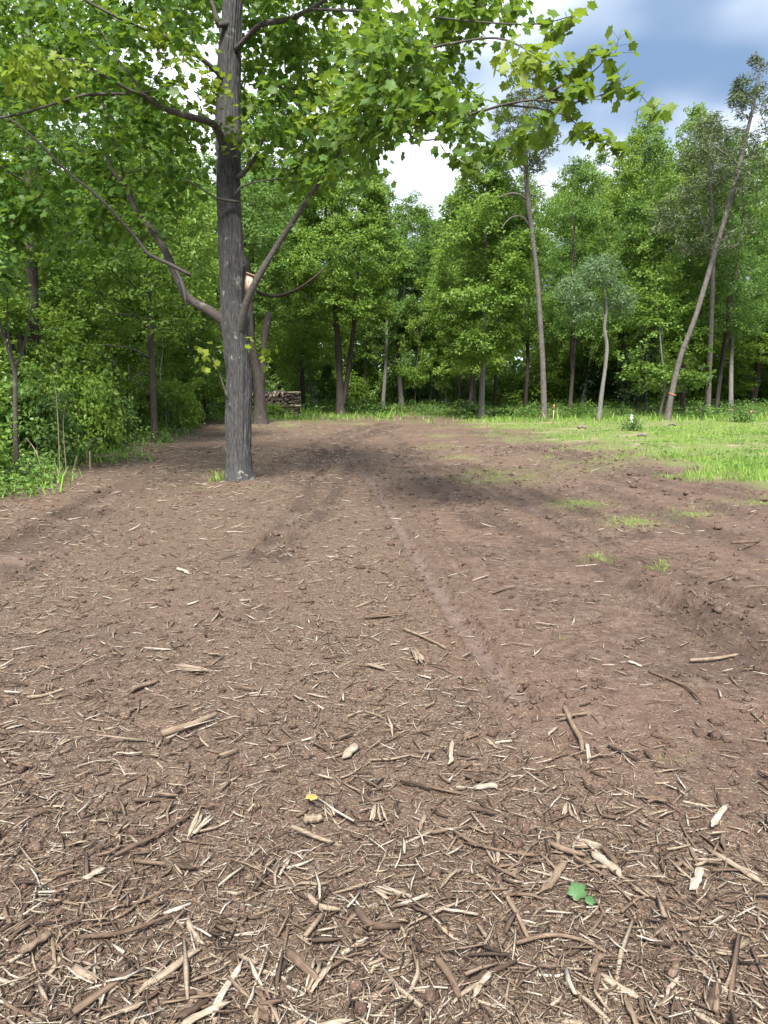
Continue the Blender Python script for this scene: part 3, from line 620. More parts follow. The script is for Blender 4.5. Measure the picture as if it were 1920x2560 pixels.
def shrub_proto(key, seed, h, R_, ntip, nleaf, size, leafm, templ=OVAL, tint=0.0):
    r = np.random.default_rng(seed); sk = Skel(); tb = MB()
    for q in range(7):
        a = r.uniform(0, 6.28); l_ = R_*.55*r.random(); p = np.array([(0, 0, -.1), (.3*l_*math.cos(a), .3*l_*math.sin(a), h*.4), (l_*math.cos(a), l_*math.sin(a), h*.8)])
        p[:, :2] += r.normal(0, .12, 2); q_ = np.array([.020, .014, .006]); sk.stem(p, q_); f = catmull(p, .25); tube(tb, f, np.linspace(.020, .006, len(f)), 5, False)
    C = []
    while len(C) < ntip:
        x, y, z = r.uniform(-1, 1, 3); z = abs(z)
        if x*x+y*y+z*z > 1 or x*x+y*y+z*z < .16: continue
        k_ = .45+1.15*fbm(x*2.2+seed, y*2.2, z*2.2, 2); C.append((x*R_*k_, y*R_*k_, .05+z*h*k_))
    C = np.array(C); D = sk.reach(C, r, rise=.4); sk.mesh(tb, tip=.0035, sides=3, rmin=.0038)
    cb_ = MB(); sprays(cb_, r, C, D, nleaf, .28, .22, .06, size, templ, tint=tint, droop=.5)
    PROTO[key] = (tb.mesh('stem', M_BARK_D, smooth=True), cb_.mesh('foliage', leafm), h, R_, .02)
shrub_proto('shrub_a', 31, 2.0, 1.25, 230, 20, .115, M_SHRUB)
shrub_proto('shrub_b', 32, 2.6, 1.3, 230, 20, .120, M_FOR[0], OVAL)
shrub_proto('shrub_c', 33, 1.7, 1.3, 220, 20, .110, M_FOR[2])
shrub_proto('plant_low', 34, .55, .45, 46, 12, .075, M_UNDER, KITE, .1)

def put(name, key, x, y, h=None, width=None, rot=None, label=None, cat='tree', group=None, rscale=None, z=None):
    tm, cm, H_, R_, r0 = PROTO[key]; sh = 1 if h is None else h/H_; sw = sh if width is None else width/R_
    e = link(name, None, loc=(x, y, Z(x, y)-.02 if z is None else z), rot=(0, 0, rng.uniform(0, 6.283) if rot is None else rot), label=label, cat=cat, group=group)
    e.empty_display_size = .2; a, b = ('stem', 'foliage') if 'shrub' in key or 'plant' in key else ('trunk', 'crown')
    rs = sw if rscale is None else rscale/r0
    link(a, tm, e, scale=(rs if rscale else sw, rs if rscale else sw, sh) if not rscale else (sw, sw, sh)); link(b, cm, e, scale=(sw, sw, sh)); return e
MARKS = [(150, 'behind the thick dark trunk at the left'), (300, 'behind the middle of the left thicket'), (420, 'behind the young straight maple'), (520, 'behind the end of the left thicket'), (640, 'behind the big maple trunk'), (690, 'behind the forked snag'), (780, 'behind the firewood'), (930, 'behind the twin-stemmed maple'), (1020, 'left of the dark gap in the wood'), (1100, 'in the dark gap of the wood'),
         (1180, 'left behind the broad conical maple'), (1270, 'right behind the broad conical maple'), (1340, 'left behind the tall bare pine'), (1410, 'right behind the tall bare pine'), (1480, 'behind the low-forking dark tree'), (1540, 'behind the crooked pale tree'), (1600, 'behind the dark pair of trunks'), (1660, 'left behind the leaning pine'), (1740, 'right behind the leaning pine'), (1820, 'behind the dark straight tree at the right'), (9999, 'behind the stout tree at the right border')]
def mark(x, y): px = float(proj(np.array(x), np.array(y))[0]); return next(tx for lim, tx in MARKS if px < lim)
def height_for(py_top, Y):
    return float(at(960, py_top, Y)[2])

# ------------------------------------------------------------------ the big maple
base = np.array([TRUNK_XY[0], TRUNK_XY[1], Z(*TRUNK_XY)-.05]); Y0 = float(TRUNK_XY[1])
maple = link('maple_tree', None, loc=base, label='large maple with furrowed grey trunk standing in the dirt yard', cat='tree')
TP = [(598,1212,70),(598,1195,66),(597,1100,63),(596,960,62),(589,860,63),(586,800,66),(581,740,61),(579,640,59),(574,520,60),(571,400,60),(571,260,57),(573,150,54),(580,40,46),(590,-90,40),(602,-260,32),(612,-420,22),(618,-560,10)]
tp = np.array([[*at(a, b, Y0), c*.5*mpp(a, b, Y0)] for a, b, c in TP]); tp[0, 2] = base[2]-.2
f = catmull(tp, .035); hgt = f[:, 2]-base[2]; f[:, 3] *= 1+.20*np.exp(-np.maximum(0, hgt)/.12)
def bark_disp(a, p, r_):
    x, y, z = np.cos(a)[None], np.sin(a)[None], p[:, 2:3]
    fur = fbm(x*14, y*14, z*2.2+2*vn(x*2, y*2, z*2), 3); lump = fbm(x*1.2, y*1.2, z*1.1, 2)
    knot = 0
    for kz, ka, kr in ((3.42, math.pi, .06), (2.62, math.pi, .05), (2.55, 0, .05), (5.2, 2.4, .06)):
        knot = knot+kr*np.exp(-((z-kz)/.13)**2)*np.exp(-(1-np.cos(a-ka))[None]*5)
    root = .20*np.exp(-np.maximum(0, z-base[2])/.16)*np.maximum(0, vn(x*1.7+4, y*1.7, 0.)-.45)
    rid = fbm(x*7, y*7, z*1.1+1.5*vn(x*3, y*3, z*3), 3)
    return .026*(np.abs(fur-.5)*2-.35)+.034*(np.abs(rid-.5)*2-.3)+.06*(lump-.5)+knot*.8+root
tb = MB(); tube(tb, f[:, :3], f[:, 3], 150, True, bark_disp)
link('trunk', tb.mesh('trunk', M_BARK, base, True), maple)
sk = Skel(); sk.stem(tp[8:, :3], tp[8:, 3])
BR = [ # branches seen in the photograph: (px, py, metres ahead, width px)
 [(592,838,11.95,18),(558,803,11.85,25),(520,775,11.8,23),(470,745,11.8,21),(440,690,11.85,20),(420,640,11.9,18),(385,580,12.0,18),(340,530,12.1,15),(320,470,12.3,12),(283,430,12.5,9),(243,324,12.8,5)],
 [(420,648,11.95,12),(390,588,12.05,13),(350,545,12.15,12),(318,480,12.2,8),(300,400,12.0,5),(280,330,11.8,3)],
 [(477,689,11.2,9),(430,664,11.1,9),(370,634,11.0,8),(341,596,11.0,8),(249,495,10.8,7),(174,434,10.7,6),(87,347,10.6,6),(23,295,10.5,4)],
 [(436,668,11.6,7),(452,700,11.55,9),(462,735,11.5,8),(466,775,11.5,2)],
 [(575,385,11.9,20),(558,362,11.75,22),(544,324,11.6,19),(521,304,11.4,17),(463,289,11.1,15),(399,266,10.8,13),(359,237,10.6,11),(324,226,10.4,8),(270,195,10.1,6),(180,150,9.8,4),(90,140,9.6,2)],
 [(359,237,10.6,8),(335,200,10.7,6),(290,140,10.8,5),(250,70,11,3)],
 [(320,235,10.4,6),(255,235,10.3,8),(200,240,10.2,7),(133,260,10.1,6),(46,286,10,6),(-40,300,9.9,4)],
 [(594,862,11.92,18),(600,828,11.80,24),(613,768,11.68,19),(642,700,11.6,17),(694,613,11.6,15),(747,532,11.5,13),(793,463,11.4,12),(839,394,11.2,9),(900,336,11.0,5),(960,290,10.7,3)],
 [(590,125,11.8,14),(620,92,11.6,13),(654,61,11.4,13),(718,49,11.1,13),(770,26,10.8,12),(810,0,10.5,10),(870,-60,10.2,7)],
 [(781,23,10.7,8),(868,26,10.2,7),(960,32,9.6,6),(1060,40,9.0,5),(1200,55,8.3,4),(1340,60,7.8,3),(1430,40,7.5,2)],
 [(590,445,11.8,14),(604,438,11.75,13),(634,400,11.6,9),(670,330,11.3,5),(720,270,11,3)],
 [(598,505,11.7,6),(562,500,11.6,7),(540,495,11.55,5),(500,470,11.4,4),(458,445,11.2,3)],
 [(585,495,11.7,6),(600,470,11.6,5),(640,455,11.4,4),(710,445,11.2,3)],
 [(605,-300,11.85,16),(760,-200,10.6,14),(900,-20,9.7,11),(965,150,9.1,9),(1000,255,8.7,8),(1040,284,8.4,9),(1100,288,8.1,8),(1163,289,7.8,7),(1260,262,7.5,6),(1340,250,7.3,5),(1430,258,7.1,4),(1520,232,7.0,3),(1570,222,6.9,2),(1600,235,6.9,2),(1628,270,6.9,1.5)],
 [(1340,250,7.3,5),(1400,215,7.2,4),(1470,190,7.1,3),(1520,140,7.0,2),(1545,105,7.0,1.5)],
 [(1260,262,7.5,5),(1370,275,7.3,4),(1430,300,7.2,3),(1480,345,7.1,2),(1545,370,7.0,1.5)],
 [(1000,255,8.7,6),(1020,330,8.7,5),(1050,350,8.6,4),(1110,345,8.5,3),(1150,330,8.4,2)],
 [(925,50,9.5,8),(1000,130,8.9,7),(1120,110,8.4,6),(1240,95,8.0,5),(1330,130,7.7,4),(1400,165,7.4,2)],
 [(560,200,11.8,12),(520,160,11.6,11),(430,100,11.4,9),(330,60,11.2,7),(230,10,11,6),(120,-60,10.8,5)],
 [(570,60,11.8,16),(545,62,11.7,14),(535,20,11.7,9),(500,-60,11.7,6)],
 [(568,1000,11.65,4),(560,970,11.6,4),(547,930,11.6,3),(530,895,11.55,2)],
]
for b in BR:
    q = np.array([[*at(a, y_, Y_), .5*w_*mpp(a, y_, Y_)] for a, y_, Y_, w_ in b]); sk.stem(q[:, :3], q[:, 3], .3)
    fq = catmull(q, .09); bb = MB(); tube(bb, fq[:, :3], fq[:, 3], 12, True, trunk_disp(.16, b[0][0])); link('branch', bb.mesh('branch', M_BARK_B, base, True), maple)
r = np.random.default_rng(77)
def region(n, x0, x1, y0, y1, Ya, Yb, keep=None):
    o = []
    while len(o) < n:
        a, b, c = r.uniform(x0, x1), r.uniform(y0, y1), r.uniform(Ya, Yb)
        p = at(a, b, c)
        if keep is not None and not keep(a, b): continue
        if 480 < a < 660 and c < 12.3 and b > -20: continue          # the trunk itself stays in view
        if fbm(p[0]*.95+3, p[1]*.7, p[2]*1.25, 2) < .44: continue
        o.append(p)
    return o
low = lambda a, b: b < np.interp(a, [0, 150, 300, 420, 520, 560, 640, 760, 860, 960], [640, 640, 600, 500, 440, 420, 420, 470, 440, 380])+r.normal(0, 25)
rt = lambda a, b: np.interp(a, [880, 1000, 1180, 1280, 1330], [-60, -60, -60, -30, 60]) < b < np.interp(a, [880, 960, 1060, 1200, 1290, 1340], [380, 330, 285, 320, 330, 280])+r.normal(0, 18)
C1 = region(400, -120, 640, -160, 640, 11.6, 16, low)+region(45, -120, 520, -160, 260, 9.8, 11.4, low); C2 = region(200, 610, 980, -160, 470, 10, 14, low); C3 = region(115, 880, 1340, -60, 420, 7.3, 9.6, rt)
TIPS = [(1395,165,7.2),(1400,180,7.3),(1475,150,7.1),(1500,128,7.0),(1470,190,7.1),(1545,112,7.0),(1440,245,7.1),(1460,225,7.0),(1530,212,7.0),(1560,228,6.9),(1548,205,6.9),(1618,272,6.9),(1625,285,6.9),
        (1465,332,7.1),(1495,342,7.1),(1520,355,7.0),(1536,378,7.0),(1440,340,7.1),(1408,272,7.2),(1380,240,7.3),(1370,290,7.3),(1420,205,7.2),(1160,405,8.0),(1165,420,8.0),(1155,385,8.1),(1350,52,7.8),(1395,60,7.7),(1430,42,7.5),(1380,85,7.7),(1310,330,7.5),(1280,390,7.6),(1350,345,7.4)]
YEL = [(40,165,9.6),(90,160,9.6),(150,150,9.6),(60,205,9.6),(170,175,9.6),(110,225,9.7),(430,105,10.6),(410,75,10.6),(380,60,10.6),(440,140,10.6),(530,195,11.2),(540,215,11.2),(525,245,11.2),(820,200,10.4),(845,190,10.4),(830,240,10.4),(800,270,10.5),(900,310,10.6),(780,290,10.6),(1300,110,7.7),(1320,150,7.6),(1350,140,7.5),(1340,180,7.5)]
C4 = [at(*q)+[0, 0, .03] for q in TIPS]; C5 = [at(*q) for q in YEL]
CLOW = [at(*q) for q in [(600,300,11.4),(612,330,11.5),(620,360,11.4)]]
C = np.array(C1+C2+C3+C5+CLOW+C4); tn = np.concatenate([np.full(len(C1), .02), np.full(len(C2), .04), np.full(len(C3), .07), np.full(len(C5), .48), np.full(len(CLOW), .3), np.full(len(C4), .22)])
D = sk.reach(C, r, rise=.0, sag=.05, step=.3, penal=.2); tw = MB(); sk.mesh(tw, tip=.0034, sides=5)
nb = len(C)-len(C4); cb_ = MB()
LOWP = np.array([at(*q) for q in [(520,860,11.55),(500,880,11.6),(535,905,11.5),(634,852,11.6),(672,868,11.6),(665,900,11.6)]]); sprays(cb_, r, LOWP, r.normal(0, 1, (6, 3))+[0, 0, -.3], 6, .14, .14, .05, .10, MAPLE, .45, .5)
q3 = slice(len(C1)+len(C2), len(C1)+len(C2)+len(C3)); rest = np.ones(nb, bool); rest[q3] = False
sprays(cb_, r, C[:nb][rest], D[:nb][rest]+[0, 0, -.12], 27, .36, .30, .06, .100, MAPLE, tn[:nb][rest], .5, 1.0, .08)
sprays(cb_, r, C[q3], D[q3]+[0, 0, -.15], 22, .34, .28, .06, .098, MAPLE, tn[q3], .6, 1.0, .12)
link('crown', cb_.mesh('crown', M_MAPLE, base), maple, kind='stuff')
# the leaves that show largest hang at the branch tips over the yard: one object each
pos, d, up, sz, tq = sprays(None, r, C[nb:], D[nb:]+[0, 0, -.2], 9, .15, .11, .03, .104, MAPLE, tn[nb:], .55, 1.0, .10, ret=True)
for q in range(len(pos)):
    k_ = nb+q//9; ax0 = C[k_]-D[k_]*.12; tq_ = np.clip(np.dot(pos[q]-ax0, D[k_]), 0, .25); tube(tw, np.array([ax0, ax0+D[k_]*tq_*.7, pos[q]]), [.0024, .002, .0015], 3, False)
link('twigs', tw.mesh('twigs', M_BARK_B, base, True), maple, kind='stuff')
LM = []
for q in range(4): b_ = MB(); b_.add(MAPLE[0]*[1, 1, .7+.3*q], None, MAPLE[1], .08+.16*q); LM.append(b_.mesh('leaf', M_MAPLE))
d = nrm(d); s = nrm(np.cross(d, up)); n_ = np.cross(s, d)
for q in range(len(pos)):
    o = link('leaf', LM[int(np.clip(tq[q]*6, 0, 3))], maple); o.matrix_local = Matrix(((s[q,0]*sz[q], d[q,0]*sz[q], n_[q,0]*sz[q], pos[q,0]-base[0]), (s[q,1]*sz[q], d[q,1]*sz[q], n_[q,1]*sz[q], pos[q,1]-base[1]), (s[q,2]*sz[q], d[q,2]*sz[q], n_[q,2]*sz[q], pos[q,2]-base[2]), (0, 0, 0, 1)))

# ------------------------------------------------------------------ trees with a shape of their own
def own_tree(name, stems, C, label, barkm, leafm, nleaf, size, templ=KITE, seed=1, extra=(), group=None, rise=.6, ln=.4, wid=.32, thick=.09, tint=0.0, droop=.35, zmin=0, sides=12, tip=.006, limb_step=.45):
    """stems: list of px polylines (px, py, metres ahead, width px); C: spray centres in world axes"""
    r = np.random.default_rng(seed); b0 = stems[0][0]; p0 = at(*b0[:3]); org = np.array([p0[0], p0[1], Z(p0[0], p0[1])])
    e = link(name, None, loc=org, label=label, cat='tree', group=group); sk = Skel(); tb = MB()
    for k_, st in enumerate(list(stems)+list(extra)):
        q = np.array([[*at(a, y_, Y_), .5*w_*mpp(a, y_, Y_)] for a, y_, Y_, w_ in st])
        if k_ == 0: q[0, 2] = org[2]-.25
        fq = catmull(q, .16)
        if k_ < len(stems) and st[0][1] > 980: fq[:, 3] *= 1+.35*np.exp(-np.maximum(0, fq[:, 2]-org[2])/.25)
        tube(tb, fq[:, :3], fq[:, 3], sides if k_ < len(stems) else 6, True, trunk_disp(.15, seed+k_)); sk.stem(q[:, :3], q[:, 3])
    if C is not None and len(C):
        D = sk.reach(C, r, rise=rise, zmin=zmin, step=limb_step); D[:, 2] = D[:, 2]*.6+.1; sk.mesh(tb, tip=tip, rmin=tip*1.05)
        cb_ = MB(); sprays(cb_, r, C, D, nleaf, ln, wid, thick, size, templ, tint=tint, droop=droop); link('crown', cb_.mesh('crown', leafm, org), e)
    link('trunk', tb.mesh('trunk', barkm, org, True), e); return e
def px_crown(seed, n, outline, Y, depth, gap=.42, ns=.6):
    """spray centres inside an outline of (py, px_left, px_right) rows, rounded in depth"""
    r = np.random.default_rng(seed); o = []; ys, xl, xr = map(np.array, zip(*outline)); wmax = (xr-xl).max()
    while len(o) < n:
        y_ = r.uniform(ys[0], ys[-1]); a, b = np.interp(y_, ys, xl), np.interp(y_, ys, xr)
        if r.random() > (b-a)/wmax+.05: continue
        c_, h_ = (a+b)/2, (b-a)/2*(.7+.55*fbm(y_*.02, seed, 0., 2)); u = r.uniform(-1, 1); v_ = r.uniform(-1, 1)*math.sqrt(max(0, 1-u*u))
        p = at(c_+u*h_, y_, Y+v_*depth*h_/wmax*2)
        if fbm(p[0]*ns+seed, p[1]*ns, p[2]*ns*1.5, 2) < gap: continue
        o.append(p)
    return np.array(o)
NEEDLE = (np.array([(-.16,0,0),(.16,0,0),(.10,.9,.05),(-.10,.9,.05)], float), np.array([(0,1,2),(0,2,3)]))
# tall bare pine
YP = 32.0
own_tree('pine_tree', [[(1362,1041,YP,16),(1358,940,YP,14),(1350,800,YP,13),(1343,700,YP,12),(1332,600,YP,11),(1320,500,YP,12),(1314,400,YP,11),(1311,300,YP,8),(1309,200,YP,4)]],
  px_crown(41, 150, [(175,1285,1335),(230,1255,1375),(300,1235,1385),(370,1245,1400),(425,1290,1360)], YP, 2.2, .40, .9), 'tall bare-stemmed pine with arching dead limbs, alone at the grass edge', M_BARK_PINE, M_PINE, 42, .13, NEEDLE, 41,
  extra=[[(1319,502,YP,6),(1300,487,YP-.2,6),(1275,484,YP-.4,5),(1245,494,YP-.6,3)], [(1322,565,YP,5),(1308,543,YP-.1,5),(1286,541,YP-.2,4),(1270,550,YP-.4,3),(1245,580,YP-.6,2)], [(1309,430,YP,4),(1296,410,YP,4),(1275,395,YP,3),(1250,388,YP,2)],
         [(1326,475,YP,2),(1345,466,YP,2),(1370,462,YP,1.5)]], ln=.22, wid=.20, thick=.08, zmin=9, tip=.009)
# leaning pine
YL = 32.0
own_tree('pine_tree', [[(1667,1041,YL,15),(1680,980,YL,14),(1702,890,YL,13),(1737,796,YL,12),(1771,685,YL,12),(1795,605,YL,11),(1819,521,YL,12),(1851,401,YL,11),(1870,321,YL,9),(1892,227,YL,6),(1903,150,YL,3)]],
  np.vstack([px_crown(42, 70, [(140,1885,1915),(200,1830,1930),(255,1820,1940),(280,1850,1935)], YL, 1.6, .48, 1.6), px_crown(43, 90, [(270,1850,1950),(320,1790,1960),(380,1800,1970),(440,1830,1960)], YL, 2.0, .50, 1.5), px_crown(44, 60, [(440,1840,1930),(560,1780,1900),(640,1760,1850)], YL, 1.6, .48, .9)]),
  'dark pine leaning to the right with sparse crown', M_BARK_PINE, M_PINE, 36, .13, NEEDLE, 42, extra=[[(1846,412,YL,7),(1825,395,YL,6),(1795,372,YL,4),(1770,350,YL,2)], [(1866,330,YL,5),(1840,322,YL,4),(1810,325,YL,3)]], ln=.22, wid=.20, thick=.08, zmin=6, tip=.009)
# the pine behind it
own_tree('pine_tree', [[(1770,1018,36,14),(1778,800,36,12),(1782,640,36,11),(1776,500,36,9),(1772,416,36,7),(1778,290,36,3)]],
  np.vstack([px_crown(45, 170, [(285,1770,1785),(330,1720,1830),(420,1700,1830),(480,1690,1810)], 36, 2.4, .38, .8), px_crown(46, 120, [(480,1700,1800),(530,1620,1790),(580,1630,1790),(640,1700,1800)], 36, 2.6, .42, .8)]),
  'olive-tinged straight pine just behind the leaning one', M_BARK_PINE, M_PINE, 42, .13, NEEDLE, 45, tint=.15, ln=.4, wid=.35, thick=.12, zmin=5, tip=.008)
# the maple in the middle of the far edge
own_tree('maple_tree', [[(1204,1033,34,17),(1206,950,34,13),(1211,850,34,12),(1214,700,34,11),(1215,560,34,8),(1218,400,34,2)]],
  px_crown(47, 900, [(375,1190,1245),(440,1150,1280),(520,1110,1320),(620,1085,1335),(720,1075,1335),(800,1090,1310),(860,1110,1290),(905,1130,1260)], 34, 4.2, .41, .75), 'broad conical maple with pale trunk in the middle of the far edge', M_BARK_P, M_FOR[0], 50, .140, KITE, 47, tint=.04, zmin=1.5)
# double-stemmed maple behind the firewood
own_tree('maple_tree', [[(852,1026,38,24),(850,960,38,17),(846,880,38,16),(838,760,38,14),(826,690,38,11),(815,560,38,7),(812,430,38,3)], [(858,1015,38,12),(868,950,38,12),(880,860,38,12),(888,780,38,11),(893,700,38,8),(905,560,38,5),(915,450,38,2)]],
  px_crown(48, 900, [(380,800,900),(450,760,960),(560,720,1000),(660,700,1010),(740,720,1000),(800,760,960)], 38, 4.6, .41, .7), 'twin-stemmed maple forking at the ground right of the firewood', M_BARK_D, M_FOR[0], 46, .145, KITE, 48, tint=.03, zmin=4)
# broken snag in front of the firewood
own_tree('dead_snag', [[(650,1036,30,38),(650,1000,30,27),(645,950,30,25),(636,905,30,22),(628,850,30,18),(625,760,30,15),(620,660,30,12),(612,560,30,6)], [(653,985,30.1,16),(655,930,30.1,17),(659,870,30.1,15),(664,830,30.1,17),(671,790,30.1,19),(674,780,30.1,13)]],
  px_crown(49, 150, [(430,560,720),(560,580,740),(640,600,720)], 30, 3.2, .43, .7), 'forked grey trunk with one arm broken off short, behind the big maple', M_BARK_D, M_FOR[1], 40, .13, KITE, 49, extra=[[(672,790,30.1,7),(678,778,30.1,4),(681,772,30.1,1)], [(620,720,30,9),(680,740,30,8),(740,725,29.5,8),(790,690,29,6),(815,665,29,3)]], zmin=6)
# crooked pale tree
own_tree('crooked_tree', [[(1496,1041,32,12),(1504,985,32,10),(1513,920,32,9),(1517,865,32,9),(1511,820,32,8),(1516,770,32,7),(1508,720,32,5),(1495,680,32,2)]],
  np.vstack([px_crown(50, 75, [(640,1480,1530),(670,1450,1550),(710,1470,1530)], 32, 1.6, .46, 1.2), px_crown(54, 60, [(690,1410,1450),(720,1395,1480),(760,1410,1470)], 31.6, 1.4, .46, 1.2), px_crown(55, 60, [(700,1520,1560),(740,1510,1590),(790,1530,1570)], 32.3, 1.4, .46, 1.2), px_crown(56, 40, [(760,1430,1500),(800,1420,1490)], 32, 1.2, .46, 1.2)]), 'crooked slender tree with whitish bark and grey-green leaves', M_BARK_P, M_PALE, 24, .110, KITE, 50, extra=[[(1514,800,32,4),(1490,745,32,3),(1460,715,32,2)]], zmin=3.5)
# left edge of the yard
own_tree('young_maple', [[(388,1108,20.5,20),(386,1060,20.5,16),(382,960,20.5,15),(377,850,20.5,14),(373,740,20.5,13),(370,640,20.5,11),(366,540,20.5,8),(360,420,20.5,5),(356,330,20.5,2)]],
  px_crown(51, 330, [(300,300,400),(400,200,470),(520,170,540),(640,200,520),(740,230,500),(830,260,470)], 20.5, 2.6, .45, 1.0), 'young straight maple with slim dark trunk at the thicket edge', M_BARK_D, M_FOR[0], 34, .110, OVAL, 51, tint=.04,
  extra=[[(376,830,20.5,6),(340,790,20.3,5),(290,785,20,4),(240,770,19.8,2)], [(374,760,20.5,5),(345,725,20.3,4),(320,700,20.1,3)], [(378,900,20.5,5),(330,872,20.2,4),(250,862,19.8,3),(200,865,19.5,2)], [(379,950,20.5,4),(355,930,20.2,4),(325,950,20,3),(322,910,20,2)], [(380,1000,20.5,4),(350,960,20.2,3),(300,945,20,2)], [(379,830,20.6,5),(400,810,20.8,4),(460,800,21,2)]], zmin=2.6, thick=.06)
own_tree('young_tree', [[(44,1190,12.6,13),(40,1120,12.6,12),(38,1020,12.6,11),(37,925,12.6,11),(22,880,12.5,8),(5,830,12.5,6),(-10,760,12.4,5),(-20,640,12.4,3)], [(37,925,12.6,6),(26,870,12.6,5),(18,815,12.6,4),(20,720,12.6,2)], [(38,920,12.6,7),(52,890,12.7,6),(64,845,12.8,4),(80,760,12.9,2)]],
  px_crown(52, 55, [(470,-120,100),(600,-120,70),(720,-100,40)], 12.6, 1.6, .44, 1.2), 'slim grey young tree forking low, at the left edge of the picture', M_BARK_B, M_FOR[1], 24, .105, MAPLE, 52, zmin=2.4, thick=.05)
own_tree('forest_tree', [[(82,1090,19.5,34),(84,960,19.5,30),(83,800,19.5,29),(78,640,19.5,28),(76,500,19.5,26),(74,300,19.5,22),(70,100,19.5,16),(66,-150,19.5,6)]],
  px_crown(53, 220, [(-250,0,140),(-100,-120,260),(100,-200,310),(300,-200,300),(420,-150,260)], 19.5, 5, .43, .6), 'thick dark tree trunk rising out of the left thicket', M_BARK_D, M_FOR[1], 40, .125, OVAL, 53, zmin=5)

# ------------------------------------------------------------------ the other trees one can tell apart
TREES = [ # name, shape, foot px, foot py, top py, crown half-width px, label
 ('forest_tree','maple_e',957,1020,430,75,'rough pale-barked tree beside a thinner stem, left of the centre gap'),
 ('forest_tree','maple_a',695,1012,470,90,'dark straight tree standing behind the firewood stack'),
 ('sapling','sapling_a',1039,1026,700,38,'thin leaning sapling in front of the dark gap in the wood'),
 ('forest_tree','maple_c',1075,1014,560,55,'dark tree right of the thin leaning sapling'),
 ('sapling','sapling_b',1115,1017,740,35,'thin sapling near the cut branches on the forest floor'),
 ('forest_tree','maple_a',1148,1019,520,60,'slightly tilted dark tree behind the broad conical maple, left side'),
 ('forest_tree','maple_e',1187,1018,470,60,'dark trunk close left of the pale conical maple trunk'),
 ('forest_tree','maple_b',1237,1022,450,75,'dark trunk close right of the pale conical maple trunk'),
 ('forest_tree','maple_a',1313,1016,430,85,'dark tree left of the tall bare pine, set back'),
 ('forest_tree','maple_b',1424,1030,400,95,'dark tree forking low, right of the tall bare pine'),
 ('forest_tree','maple_c',1454,1019,380,90,'slim dark tree behind the low-forking one'),
 ('sapling','dark_sapling',1490,1019,760,45,'young tree with near-black leaves left of the crooked pale one'),
 ('forest_tree','maple_d',1554,1022,330,100,'left trunk of the dark pair right of the crooked pale tree'),
 ('forest_tree','maple_a',1567,1021,270,95,'right and thicker trunk of the dark pair beside the crooked pale tree'),
 ('sapling','dark_sapling',1592,1031,800,42,'dark-leaved young tree between the dark pair and the single trunk'),
 ('forest_tree','maple_e',1613,1029,300,80,'single dark trunk right of the dark-leaved young tree'),
 ('sapling','sapling_b',1648,1044,620,85,'slim pale sapling with layered light green leaves by the leaning pine'),
 ('forest_tree','maple_a',1705,1034,250,105,'grey trunk just right of the leaning pine'),
 ('forest_tree','maple_c',1735,1012,330,80,'brown trunk set back between the leaning pine and the dark straight tree'),
 ('forest_tree','maple_b',1789,1039,340,105,'dark straight tree on the grass edge at the right'),
 ('forest_tree','maple_e',1827,1025,380,85,'slim tree second from the right border'),
 ('forest_tree','maple_d',1880,1017,330,150,'stout flared tree with bright crown at the right border'),
 ('sapling','sapling_a',893,1006,640,30,'left one of two thin pale stems right of the twin maple'),
 ('sapling','sapling_b',899,1006,660,30,'right one of two thin pale stems right of the twin maple'),
 ('sapling','sapling_a',995,1004,760,34,'thin crooked sapling in the dark gap left of centre'),
 ('sapling','sapling_b',1380,1010,760,40,'thin sapling behind the tall bare pine'),
]
for nm, key, px, py, top, hw, lab in TREES:
    x, y = G(px, py); h = height_for(top, y); put(nm, key, x, y, h, hw*mpp(px, 700, y)*1.25, label=lab)
# left wood behind the thicket
LW = [('maple_d',-13.5,16.5,10,3.0,'bright-leaved tree close behind the left thicket'),('maple_b',-11.5,24,11.5,3.4,'round-crowned tree in the left wood behind the thick dark trunk'),('maple_a',-8.6,28,12.5,3.0,'tall tree in the left wood, nearest behind the young straight maple'),
      ('maple_c',-15,21,12,3.2,'conical tree at the left border behind the thicket'),('maple_a',-9.8,34,13.5,3.2,'tall tree left of the big maple, half hidden'),('maple_d',-15,30,15,3.8,'broad bright tree deep in the left wood'),('maple_b',-6.6,38,15,3.4,'round-crowned tree left behind the forked snag')]
for key, x, y, h, wd_, lab in LW: put('forest_tree', key, x, y, h, wd_, label=lab)
# the wood that closes the view
r = np.random.default_rng(5); k_ = 0
for row, (Yr, n) in enumerate(((45, 8), (53, 11), (64, 15), (78, 20))):
    for q in range(n):
        x = (-.62+1.24*(q+.5+r.uniform(-.35, .35))/n)*Yr; y = Yr+r.uniform(-3, 3); px, _ = proj(np.array(x), np.array(y))
        h = np.interp(px, [0, 500, 900, 1000, 1090, 1180, 1400, 1900], [15, 15, 14, 13.2, 12.4, 13.5, 14.5, 16])*(y/46)**.72*r.uniform(.92, 1.05)
        if px > 1330 and row == 0: continue
        if px > 1330 and row == 1 and q % 2: continue
        side = 'left' if px < 760 else 'middle' if px < 1260 else 'right'
        put('background_tree', 'maple_d' if px > 1330 and q % 3 else ('maple_a', 'maple_b', 'maple_c', 'maple_d', 'maple_e')[r.integers(5)], x, y, h, h*.235, label=f'{("near", "farther", "far", "farthest")[row]} background tree {mark(x, y)}', group='background trees')
